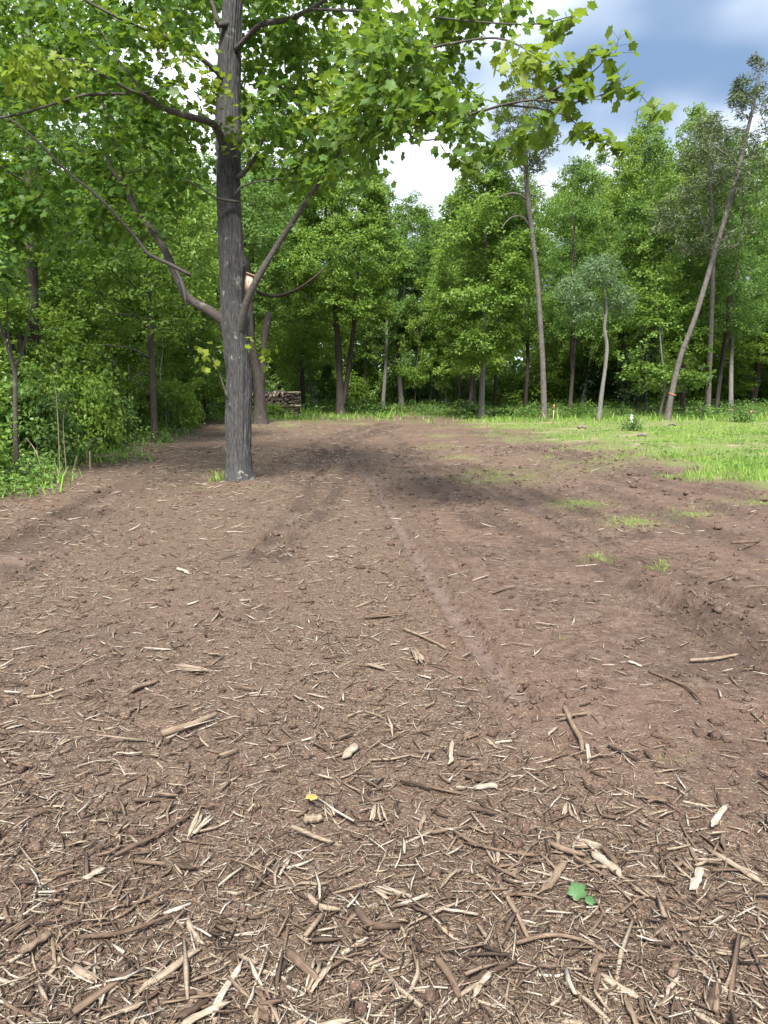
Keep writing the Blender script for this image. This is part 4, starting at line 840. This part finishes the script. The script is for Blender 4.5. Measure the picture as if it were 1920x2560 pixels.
for q in range(46):
    y = r.uniform(50, 62); x = r.uniform(-.55, .62)*y; px, _ = proj(np.array(x), np.array(y)); side = 'left' if px < 760 else 'middle' if px < 1260 else 'right'
    if q < 18: put('sapling', ('sapling_a', 'sapling_b')[q % 2], x, y, r.uniform(4, 7.5), r.uniform(1.3, 2.1), label=f'small leafy understory sapling {mark(x, y)}', group='understory saplings')
    else: put('shrub', ('shrub_a', 'shrub_b', 'shrub_c')[q % 3], x, y+8, r.uniform(1.8, 3.4), r.uniform(1.6, 2.6), label=f'low leafy shrub on the forest floor {mark(x, y)}', cat='shrub', group='understory shrubs')

for q in range(16):
    px = (1300+q*45 if q < 14 else (780, 870)[q-14])+r.uniform(-15, 15); y = r.uniform(56, 64); x = (px-960)/FPX*y
    put('shrub', ('shrub_c', 'shrub_a', 'shrub_c')[q % 3], x, y, r.uniform(2.6, 4.6), r.uniform(2.0, 3.0), label=f'bright sunlit shrub {mark(x, y)}', cat='shrub', group='bright shrubs behind the right-hand trunks')
n = 40000; fb = MB(); a = r.uniform(-.75, .75, n); yy = r.uniform(84, 100, n); top_ = 7.5+5*fbm(a*14, 0*a, 3., 3); zz_ = top_*r.random(n)**1.3
leaves(fb, np.stack([a*yy, yy, zz_], -1), r.normal(0, 1, (n, 3)), np.array([0, -.5, 1.])+r.normal(0, .5, (n, 3)), r.uniform(.6, 1.05, n), KITE, .02)
link('far_wood', fb.mesh('far_wood', M_FOR[1]), kind='stuff', label='dense green wood closing the view far behind the trees', cat='wood')
for q in range(30):
    y = r.uniform(60, 80); x = (-.56+1.15*(q+.5)/30)*y; px, _ = proj(np.array(x), np.array(y)); side = 'left' if px < 760 else 'middle' if px < 1260 else 'right'
    put('shrub', ('shrub_a', 'shrub_b', 'shrub_c')[q % 3], x, y, r.uniform(3, 4.6), r.uniform(2.2, 3.2), label=f'tall distant shrub closing the view {mark(x, y)}', cat='shrub', group='far shrubs')

# ------------------------------------------------------------------ the thicket along the left edge
TH = [ # px, py of foot, height, half width, shape, label
 (-190,1225,2.3,1.2,'shrub_b','broad-leaved shrub cut off by the left border, nearest'),(95,1165,1.9,1.0,'shrub_a','glossy dark shrub right of the slim grey young tree'),(190,1130,2.3,1.2,'shrub_c','bright yellow-green shrub with dead stems in front'),
 (265,1108,1.7,1.0,'shrub_a','low shrub with whitish drooping leaves in the thicket'),(-30,1110,2.8,1.4,'shrub_b','tall shrub behind the slim grey young tree'),(120,1092,2.3,1.4,'shrub_a','shrub below the thick dark trunk'),(250,1072,3.3,1.5,'shrub_c','tall pale-green shrub left of the young straight maple'),
 (330,1085,2.0,1.1,'shrub_b','shrub touching the foot of the young straight maple, left side'),(345,1056,3.4,1.5,'shrub_a','tall shrub behind the young straight maple'),(430,1072,1.9,1.0,'shrub_c','light green shrub right of the young straight maple'),(470,1052,2.6,1.3,'shrub_a','white-flecked shrub at the far end of the thicket'),
 (405,1045,3.6,1.6,'shrub_b','tall dark shrub at the back of the thicket'),(520,1042,2.2,1.2,'shrub_b','dark shrub left of the big maple trunk'),(-20,1075,3.6,1.8,'shrub_c','tall bright shrub at the left border'),(170,1045,3.8,1.8,'shrub_b','tallest shrub in the middle of the thicket'),
 (690,1047,.8,.6,'shrub_b','small dark shrub growing in front of the firewood'),(595,1040,1.7,1.0,'shrub_a','dark shrub between the big maple and the forked snag'),(560,1034,3.2,1.6,'shrub_b','tall dark shrub left of the forked snag'),
 (70,1130,2.0,1.1,'shrub_c','bright shrub between the slim grey young tree and the dead stems'),(215,1095,2.9,1.3,'shrub_a','rounded pale shrub behind the dead stubs'),(300,1062,4.0,1.7,'shrub_c','tall bright shrub left behind the young straight maple'),(150,1066,3.0,1.5,'shrub_c','bright shrub right of the thick dark trunk'),(440,1052,3.4,1.5,'shrub_c','tall bright shrub right behind the young straight maple'),(230,1040,4.6,2.0,'shrub_a','tallest pale shrub at the back of the thicket'),(500,1040,3.2,1.5,'shrub_c','bright shrub at the back of the thicket left of the big maple')]
for px, py, h, wd_, key, lab in TH:
    x, y = G(px, py); put('shrub', key, x, y, h, wd_, label=lab, cat='shrub')

LS = [(-6.9,14.2,4.2,1.2,'sapling_a','bright leafy sapling just behind the dead stems'),(-8.4,16.5,5.2,1.4,'sapling_b','leafy sapling left of the thick dark trunk'),(-7.4,18.4,4.8,1.3,'sapling_a','bright leafy sapling right of the thick dark trunk'),(-8.8,21,5.6,1.5,'sapling_b','tall sapling deep behind the bright shrubs'),(-7.0,22.5,5.0,1.3,'sapling_a','bright sapling left of the young straight maple'),
      (-6.2,24.5,5.0,1.3,'sapling_b','sapling right behind the young straight maple'),(-7.6,26.5,5.8,1.5,'sapling_a','bright tall sapling at the far end of the thicket'),(-6.0,29,5.2,1.4,'sapling_a','sapling left behind the big maple trunk'),(-9.6,13.6,4.6,1.3,'sapling_a','bright sapling cut by the left border')]
for x, y, h, wd_, key, lab in LS: put('sapling', key, x-1.2, y+.8, h, wd_, label=lab)

# ------------------------------------------------------------------ ground plants and grass
r = np.random.default_rng(9)
def scatter_px(n, x0, x1, y0, y1, keep):
    o = []
    while sum(map(len, o)) < n:
        px = r.uniform(x0, x1, 4*n); py = r.uniform(y0, y1, 4*n); a = (px-960)/FPX; b = (1280-py)/FPX; k = -CAM_H/(-SP+b*CP); x, y = a*k, (CP+b*SP)*k
        m_ = keep(px, py, x, y) > r.random(4*n); o.append(np.stack([x[m_], y[m_]], -1))
    return np.concatenate(o)[:n]
def blades(mb, P, h, hv, w_, tint, lean=.45):
    n = len(P); hh_ = h*np.exp(r.normal(0, hv, n)); a = r.uniform(0, 6.283, n); d = np.stack([np.cos(a)*lean*r.random(n), np.sin(a)*lean*r.random(n), np.ones(n)], -1)
    up = np.stack([np.cos(a), np.sin(a), 0*a], -1); T = (BLADE[0]*[w_, 1, 1], BLADE[1])
    leaves(mb, np.stack([P[:, 0], P[:, 1], H(P[:, 0], P[:, 1])-.01], -1), d, up, hh_, T, np.clip(tint+r.normal(0, .14, n), 0, 1))
mb = MB()
field = lambda px, py, x, y: dirt_green(x, y)*sm(880, 1100, px)*sm(.34, .60, fbm(x*.55, y*.55, 12., 3))
P = scatter_px(80000, 1000, 2150, 1030, 1260, field); blades(mb, P, .075, .4, 1.0, .12, .9)
P = scatter_px(9000, 1000, 2100, 1010, 1060, lambda px, py, x, y: dirt_green(x, y)*.9); blades(mb, P, .18, .35, 1.8, .08)
P = scatter_px(6500, 520, 1010, 1012, 1054, lambda px, py, x, y: dirt_green(x, y)); blades(mb, P, .18, .35, 2.0, .10)
P = scatter_px(3500, -100, 480, 1050, 1270, lambda px, py, x, y: dirt_green(x, y)*.8); blades(mb, P, .16, .4, 1.3, .05)
link('grass', mb.mesh('grass', M_GRASS), kind='stuff', label='bright green grass on the open side and along the wood', cat='grass')
mb = MB(); P = scatter_px(15000, 980, 1960, 1080, 1600, lambda px, py, x, y: patch(x, y)*.9); blades(mb, P, .032, .4, .9, .22, 1.4)
link('grass_patches', mb.mesh('grass_patches', M_GRASS), kind='stuff', label='thin bright grass patches sprouting on the bare dirt', cat='grass')
def tuft(px, py, n, spread, h, label):
    x, y = G(px, py); P = np.stack([x+r.normal(0, spread, n), y+r.normal(0, spread*.6, n)], -1); b = MB(); blades(b, P, h, .3, .7, .18, .8)
    o = np.array([x, y, Z(x, y)]); link('grass_tuft', b.mesh('grass_tuft', M_GRASS, o), loc=o, label=label, cat='grass tuft')
tuft(560, 1213, 130, .10, .17, 'bright green grass tuft at the foot of the big maple, left side'); tuft(645, 1222, 50, .14, .07, 'short sparse grass tuft right of the big maple foot'); tuft(520, 1225, 45, .2, .06, 'thin low grass tuft left below the big maple foot')
tuft(1405, 1597, 26, .035, .035, 'tiny green sprout of grass on the dirt right of the rut'); tuft(1680, 1895, 60, .05, .025, 'faint grass seedlings on bare soil at the right')
# broad-leaved undergrowth
def undergrowth(name, n, x0, x1, y0, y1, keep, size, hmax, mat_, label, tint=.05):
    P = scatter_px(n, x0, x1, y0, y1, keep); z = H(P[:, 0], P[:, 1])+r.random(n)**1.3*hmax*(.5+fbm(P[:, 0]*.8, P[:, 1]*.8, 2.))
    a = r.uniform(0, 6.283, n); d = np.stack([np.cos(a), np.sin(a), r.normal(0, .35, n)], -1); up = np.array([0, 0, 1.])+r.normal(0, .4, (n, 3)); b = MB()
    leaves(b, np.stack([P[:, 0], P[:, 1], z], -1), d, up, size*r.uniform(.6, 1.3, n), KITE, np.clip(tint+r.normal(0, .1, n), 0, 1)); link(name, b.mesh(name, mat_), kind='stuff', label=label, cat='undergrowth')
undergrowth('undergrowth', 26000, 480, 2050, 1000, 1058, lambda px, py, x, y: dirt_green(x, y)*sm(1062-.0*px, 1040, py+.04*(1500-px)*0)*sm(.38, .6, fbm(x*.45, y*.45, 15., 3)), .11, .55, M_UNDER, 'knee-high green undergrowth along the foot of the wood')
undergrowth('ground_cover', 9000, -150, 500, 1050, 1275, lambda px, py, x, y: dirt_green(x, y), .085, .30, M_SHRUB, 'low leafy ground cover at the foot of the left thicket')
undergrowth('lawn_weeds', 5000, 1050, 2100, 1045, 1230, lambda px, py, x, y: dirt_green(x, y)*sm(.52, .66, fbm(x*1.3, y*1.3, 18., 3)), .06, .13, M_UNDER, 'broad-leaved weeds scattered through the grass on the right', .12)
PL = [(1583,1084,.55,'small leafy plant on the grass in front of the white pipe'),(925,1034,.8,'bushy weed clump left of the clearing'),(815,1034,.7,'weed clump below the small pine'),(1060,1040,.6,'leafy weed standing on the far edge of the dirt'),(1180,1042,.6,'weed clump left of the pale maple trunk'),(1260,1044,.6,'weed clump right of the pale maple trunk'),
      (1320,1046,.7,'weed clump left of the tall bare pine'),(1455,1042,.7,'weed clump between the tall pine and the crooked tree'),(1560,1046,.6,'weed clump behind the white pipe'),(1750,1052,.8,'weed clump on the grass left of the dark straight tree'),(1850,1060,.7,'weed clump on the grass near the right border'),(60,1215,.45,'leafy weed at the foot of the slim grey young tree'),(408,1108,.35,'green shoot at the foot of the young straight maple')]
for px, py, s, lab in PL:
    x, y = G(px, py); put('weed_plant', 'plant_low', x, y, s, s*.8, label=lab, cat='plant')

# young white pine by the twin maple: whorls of drooping needle fans
x, y = G(820, 1032); z0 = Z(x, y); sk = Skel(); tb = MB(); hp = 2.55; tube(tb, np.array([(0, 0, -.1), (.02, 0, hp*.5), (0, 0, hp)]), [.035, .025, .006], 7, False)
cb_ = MB(); rr = np.random.default_rng(3)
for lv in range(8):
    z = .75+lv*.24; rad = (1-lv/8.6)*1.0
    for q in range(6):
        a = rr.uniform(0, 6.28); e = np.array([rad*math.cos(a), rad*math.sin(a), z+.10*rad]); tube(tb, np.array([(0, 0, z), e*[.5, .5, 1], e]), [.012, .009, .004], 4, False)
        k = 170; u = rr.uniform(.2, 1.05, k); pp = np.array([0, 0, z])+(e-[0, 0, z])*u[:, None]+rr.normal(0, .085, (k, 3))*[1, 1, .9]; dd = nrm(e-[0, 0, z])+rr.normal(0, .6, (k, 3)); leaves(cb_, pp, dd, np.array([0, 0, 1.])+rr.normal(0, .3, (k, 3)), rr.uniform(.08, .14, k), (NEEDLE[0]*[.7, 1, 1], NEEDLE[1]))
e = link('pine_sapling', None, loc=(x, y, z0), label='small soft green pine with layered branches left of the twin maple', cat='tree'); link('trunk', tb.mesh('trunk', M_BARK_D, smooth=True), e); link('crown', cb_.mesh('crown', M_WPINE), e)

# dead pale stems at the edge of the thicket
DS = [([(150,1200,12.4,1.8),(146,1080,12.6,2),(140,980,12.8,1.8),(133,940,12.8,1.4),(150,890,12.8,1)], 'pale forked dead stem standing in front of the thicket'), ([(182,1178,13.6,4),(188,1158,13.6,4),(192,1142,13.6,3)], 'short slanting dead stub at the thicket edge'), ([(226,1172,13.6,4),(225,1150,13.6,4),(224,1128,13.6,3)], 'short upright pale stub at the thicket edge'),
      ([(210,1125,14,2),(222,1112,13.8,2.5),(232,1102,13.7,2)], 'thin pale bent stem beside the upright stub'), ([(110,1185,12.6,2),(90,1130,12.8,2.5),(66,1095,13,2)], 'thin grey stem leaning left across the thicket foot'), ([(165,1170,13.2,2),(158,1060,13.4,2.5),(166,1000,13.4,1.5)], 'thin upright dry stem right of the forked dead stem')]
for pl, lab in DS:
    q = np.array([[*at(a, b, c), .5*w_*mpp(a, b, c)] for a, b, c, w_ in pl]); o = q[0, :3].copy(); o[2] = Z(o[0], o[1]); q[0, 2] = o[2]-.03; fq = catmull(q, .08); b = MB(); tube(b, fq[:, :3], fq[:, 3], 6); link('dry_weed', b.mesh('dry_weed', M_DEAD, o, True), loc=o, label=lab, cat='dry weed')

# ------------------------------------------------------------------ nest box on the big maple
M_PINEWOOD = plain_mat('raw_pine_board', (.62, .46, .36), .10, 3, .7, (6, 6, 1)); M_ROOFWOOD = plain_mat('cedar_board', (.36, .25, .16), .18, 3, .7, (5, 5, 1)); M_HOLE = plain_mat('hole_dark', (.02, .015, .01), .1)
bc = at(624, 734, Y0+.10); bx, by, bz = bc
nb_ = link('nest_box', None, loc=(bx, by, bz), label='raw pine nest box with sloping roof fixed behind the big maple trunk', cat='nest box')
def board(nm, c, s, mt, parent=nb_, M=None):
    b = MB(); box(b, (0, 0, 0), s, M); o = link(nm, b.mesh(nm, mt), parent, loc=c); md = o.modifiers.new('bevel', 'BEVEL'); md.width = .002; return o
bw, bd, bh = .15, .14, .30      # x depth from trunk, y width, height at the back
def side_panel(yoff):
    v = [(x_, yo, z_) for yo in (-.009, .009) for x_, z_ in ((-bw/2, .0), (bw/2, .0), (bw/2, bh-.055), (-bw/2, bh))]
    b = MB(); b.add(v, [(0, 1, 2, 3), (7, 6, 5, 4), (0, 4, 5, 1), (1, 5, 6, 2), (2, 6, 7, 3), (3, 7, 4, 0)]); return link('side_panel', b.mesh('side_panel', M_PINEWOOD), nb_, loc=(-.01, yoff, 0))
sp_ = side_panel(-bd/2); side_panel(bd/2)
b = MB(); kk = catmull([(0, 0, 0), (0, -.002, 0)], .001); tube(b, np.array([(0, .001, 0), (0, -.0015, 0)]), [.010, .010], 10); link('knot', b.mesh('knot', M_ROOFWOOD), sp_, loc=(.012, -.0095, .17))
fp = board('front_panel', (bw/2-.002, 0, (bh-.06)/2+.001), (.016, bd-.022, bh-.07), M_PINEWOOD); b = MB(); tube(b, np.array([(0, 0, 0), (.0015, 0, 0)]), [.02, .02], 16); link('entry_hole', b.mesh('entry_hole', M_HOLE), fp, loc=(.0085, 0, .06))
board('back_panel', (-bw/2-.022, 0, bh/2), (.018, bd+.02, bh+.06), M_PINEWOOD); board('floor_panel', (-.012, 0, .012), (bw-.035, bd-.024, .016), M_PINEWOOD)
an = math.atan2(-.055, bw); board('roof', (.012, 0, bh-.010), (.235, bd+.07, .02), M_ROOFWOOD, M=np.array([[math.cos(an), 0, -math.sin(an)], [0, 1, 0], [math.sin(an), 0, math.cos(an)]]))

# ------------------------------------------------------------------ firewood
m, t = mat_new('firewood_end'); tt = attr(t, 'tint'); n = noise(t, obj_vec(t), 18, 3)
cw = ramp(t, tt, [(0, (.045, .036, .030)), (.35, (.12, .095, .075)), (.6, (.32, .25, .18)), (1, (.55, .48, .40))]); cw = mixc(t, mapr(t, n, .4, .7, 0, .5), cw, (.09, .07, .055)); finish(t, nd(t, 'ShaderNodeBsdfPrincipled', {'Base Color': cw, 'Roughness': .9}).outputs[0]); M_LOG = m
fx0, fy0 = G(748, 1044); ax_ = nrm(np.array([-.85, .53])); lx = np.array([-ax_[1], ax_[0]])*-1; lx = lx if lx[1] < 0 else -lx      # row direction, log direction
pile = link('firewood_stack', None, loc=(fx0, fy0, Z(fx0, fy0)), label='stack of split firewood with crossed end pile at the edge of the wood', cat='firewood stack'); rr = np.random.default_rng(12)
def log(c, d, ln_, rad, split, tint_end, tint_bark):
    b = MB(); k = 4 if split else 9; a0 = rr.uniform(0, 6); an_ = np.sort(rr.uniform(0, 6.283, k)) if split else np.arange(k)*6.283/k
    ra = rad*(rr.uniform(.8, 1.15, k)); d = nrm(np.array(d)); u = nrm(np.cross(d, [0, 0, 1.])); v_ = np.cross(u, d); V = []; T = []
    for e_ in (-.5, .5):
        V += [e_*ln_*d+ra[q]*(math.cos(an_[q]+a0)*u+math.sin(an_[q]+a0)*v_) for q in range(k)]
    V2 = V+V; F = [(q, (q+1) % k, k+(q+1) % k, k+q) for q in range(k)]; f3 = [(2*k, 2*k+q+1, 2*k+q) for q in range(1, k-1)]+[(3*k, 3*k+q, 3*k+q+1) for q in range(1, k-1)]
    b.add(V2, F, f3, np.concatenate([np.full(2*k, tint_bark), np.full(2*k, tint_end)])); link('log', b.mesh('log', M_LOG), pile, loc=c)
d3 = np.array([lx[0], lx[1], 0]); a3 = np.array([ax_[0], ax_[1], 0])
for lv in range(10):
    for q in range(16):
        c_ = a3*(.62+q*.155+.07*(lv % 2)+rr.normal(0, .012))+np.array([0, 0, .075+lv*.118+rr.normal(0, .01)])+d3*rr.normal(0, .03)
        if lv == 9 and rr.random() < .35: continue
        log(c_, d3+rr.normal(0, .02, 3), .42, .074, rr.random() < .7, rr.uniform(.1, .9) if lv > 7 else rr.uniform(.0, .42), rr.uniform(.0, .25))
for lv in range(10):      # the crossed pile at the near end
    for q in range(3):
        if lv % 2: c_ = d3*(-.16+q*.16); dd_ = a3
        else: c_ = a3*(-.16+q*.16); dd_ = d3
        log(a3*.25+c_+np.array([0, 0, .06+lv*.12]), dd_+rr.normal(0, .02, 3), .44, .066, True, rr.uniform(.2, .6), rr.uniform(.7, 1.0) if lv in (9, 4, 0) else rr.uniform(.0, .35))
# cut branches lying on the forest floor
for px, py, n, ln_, lab in ((1128,1012,9,1.3,'pale heap of cut branches on the forest floor, larger one'), (1172,1010,7,.9,'pale heap of cut branches behind the conical maple trunk'), (1830,1040,5,.8,'few cut branches lying in the grass at the right')):
    x, y = G(px, py); e = link('branch_pile', None, loc=(x, y, Z(x, y)), label=lab, cat='branch pile')
    for q in range(n):
        a = rr.normal(0, .5); c_ = np.array([rr.normal(0, .5), rr.normal(0, .25), .08+.07*(q//2)]); dd_ = np.array([math.cos(a), math.sin(a), rr.normal(0, .08)])*ln_*rr.uniform(.35, .6); b = MB(); tube(b, np.array([c_-dd_, c_+[0, 0, .03], c_+dd_]), [.055, .05, .04], 7); link('cut_branch', b.mesh('cut_branch', M_DEAD, smooth=True), e)

# ------------------------------------------------------------------ markers on the grass
M_PIPE = plain_mat('white_pipe', (.62, .70, .66), .06, 5, .45); M_ORANGE = plain_mat('orange_paint', (.55, .20, .10), .12, 8, .6); M_LATH = plain_mat('wood_lath', (.50, .36, .22), .15, 6)
x, y = G(1578, 1066); e = link('standpipe', None, loc=(x, y, Z(x, y)), label='short white plastic pipe standing upright in the grass', cat='pipe')
b = MB(); tube(b, np.array([(0, 0, -.1), (0, 0, .30)]), [.058, .058], 20); link('pipe', b.mesh('pipe', M_PIPE, smooth=False), e); b = MB(); tube(b, np.array([(0, 0, .300), (0, 0, .31), (0, 0, .365), (0, 0, .375)]), [.060, .068, .068, .055], 20); link('cap', b.mesh('cap', M_PIPE), e)
def stake(px, py, h, lab):
    x, y = G(px, py); e = link('survey_stake', None, loc=(x, y, Z(x, y)), rot=(0, R(2), .3), label=lab, cat='stake'); b = MB(); box(b, (0, 0, h*.35), (.026, .010, h*.7+.1)); link('lath', b.mesh('lath', M_LATH), e); b = MB(); box(b, (0, 0, h*.85+.05), (.029, .013, h*.3)); link('painted_tip', b.mesh('painted_tip', M_ORANGE), e)
stake(1382, 1064, .72, 'thin orange-tipped survey stake right of the tall bare pine'); stake(1661, 1042, .28, 'short orange stake at the foot of the leaning pine')
p = at(1681, 985, YL); b = MB(); ang = np.linspace(0, 6.283, 19); rad_ = 9.6*mpp(1681, 985, YL); ring = np.array([[math.cos(a)*rad_*1.02, math.sin(a)*rad_, .02*math.sin(a)] for a in ang]); V = np.vstack([ring+[0, 0, -.014], ring+[0, 0, .014]]); b.add(V, [(q, q+1, 19+q+1, 19+q) for q in range(18)])
o = link('marking_tape', b.mesh('marking_tape', M_ORANGE), loc=p, rot=(0, R(18), 0), label='orange marking tape tied round the leaning pine', cat='tape'); md = o.modifiers.new('thick', 'SOLIDIFY'); md.thickness = .004
# loose debris on the grass
M_STUMP = plain_mat('weathered_wood', (.14, .12, .10), .35, 14)
for px, py, s, lab in ((1680,1070,.20,'pale weathered root lump on the grass near the right'), (1604,1098,.18,'dark root lump on the grass edge right of the small plant'), (1455,1078,.20,'grey root stub in the grass right of the stake')):
    x, y = G(px, py); b = MB(); pp = np.array([(-s*.6, 0, .02), (-s*.2, .03, s*.35), (s*.2, 0, s*.3), (s*.7, -.05, .03)]); fq = catmull(pp, .04); tube(b, fq, s*.22*(.6+.8*vn(np.arange(len(fq))*.6, px)), 9, True, trunk_disp(.5, px)); tube(b, np.array([(0, 0, s*.25), (s*.1, .02, s*.6), (s*.3, .05, s*.75)]), [s*.1, s*.07, s*.02], 6)
    link('root_stub', b.mesh('root_stub', M_STUMP, smooth=True), loc=(x, y, Z(x, y)), label=lab, cat='root stub')
# ------------------------------------------------------------------ fallen leaves in the foreground
def fallen(px, py, size, rz, tilt, mt, lab, curl=1.0):
    x, y = G(px, py); V, F = MAPLE; V = V*[1, 1, 1.6*curl]; V = V-[0, .4, 0]; V[:, 2] += .20*curl*np.abs(V[:, 0])+.30*curl*V[:, 1]**2+.05*np.sin(V[:, 0]*9+V[:, 1]*7); b = MB(); b.add(V*size, None, F, .05)
    o = link('fallen_leaf', b.mesh('fallen_leaf', mt), loc=(x, y, Z(x, y)+.03), rot=(tilt[0], tilt[1], rz), label=lab, cat='leaf'); md = o.modifiers.new('thick', 'SOLIDIFY'); md.thickness = .0006
M_FALL = leaf_mat('fallen_green_leaf', (.05, .13, .045), (.08, .18, .065), (.14, .24, .09), .3); M_YEL = plain_mat('yellow_leaf', (.38, .26, .08), .2, 30)
fallen(1440, 2246, .055, .35, (.75, -.2), M_FALL, 'folded green leaf lying on the chips, bottom right'); fallen(1474, 2268, .030, -.6, (.5, .2), M_FALL, 'small torn green leaf right below the folded green one'); fallen(778, 2013, .045, .9, (.2, .1), M_YEL, 'small yellow leaf among the chips at the centre')
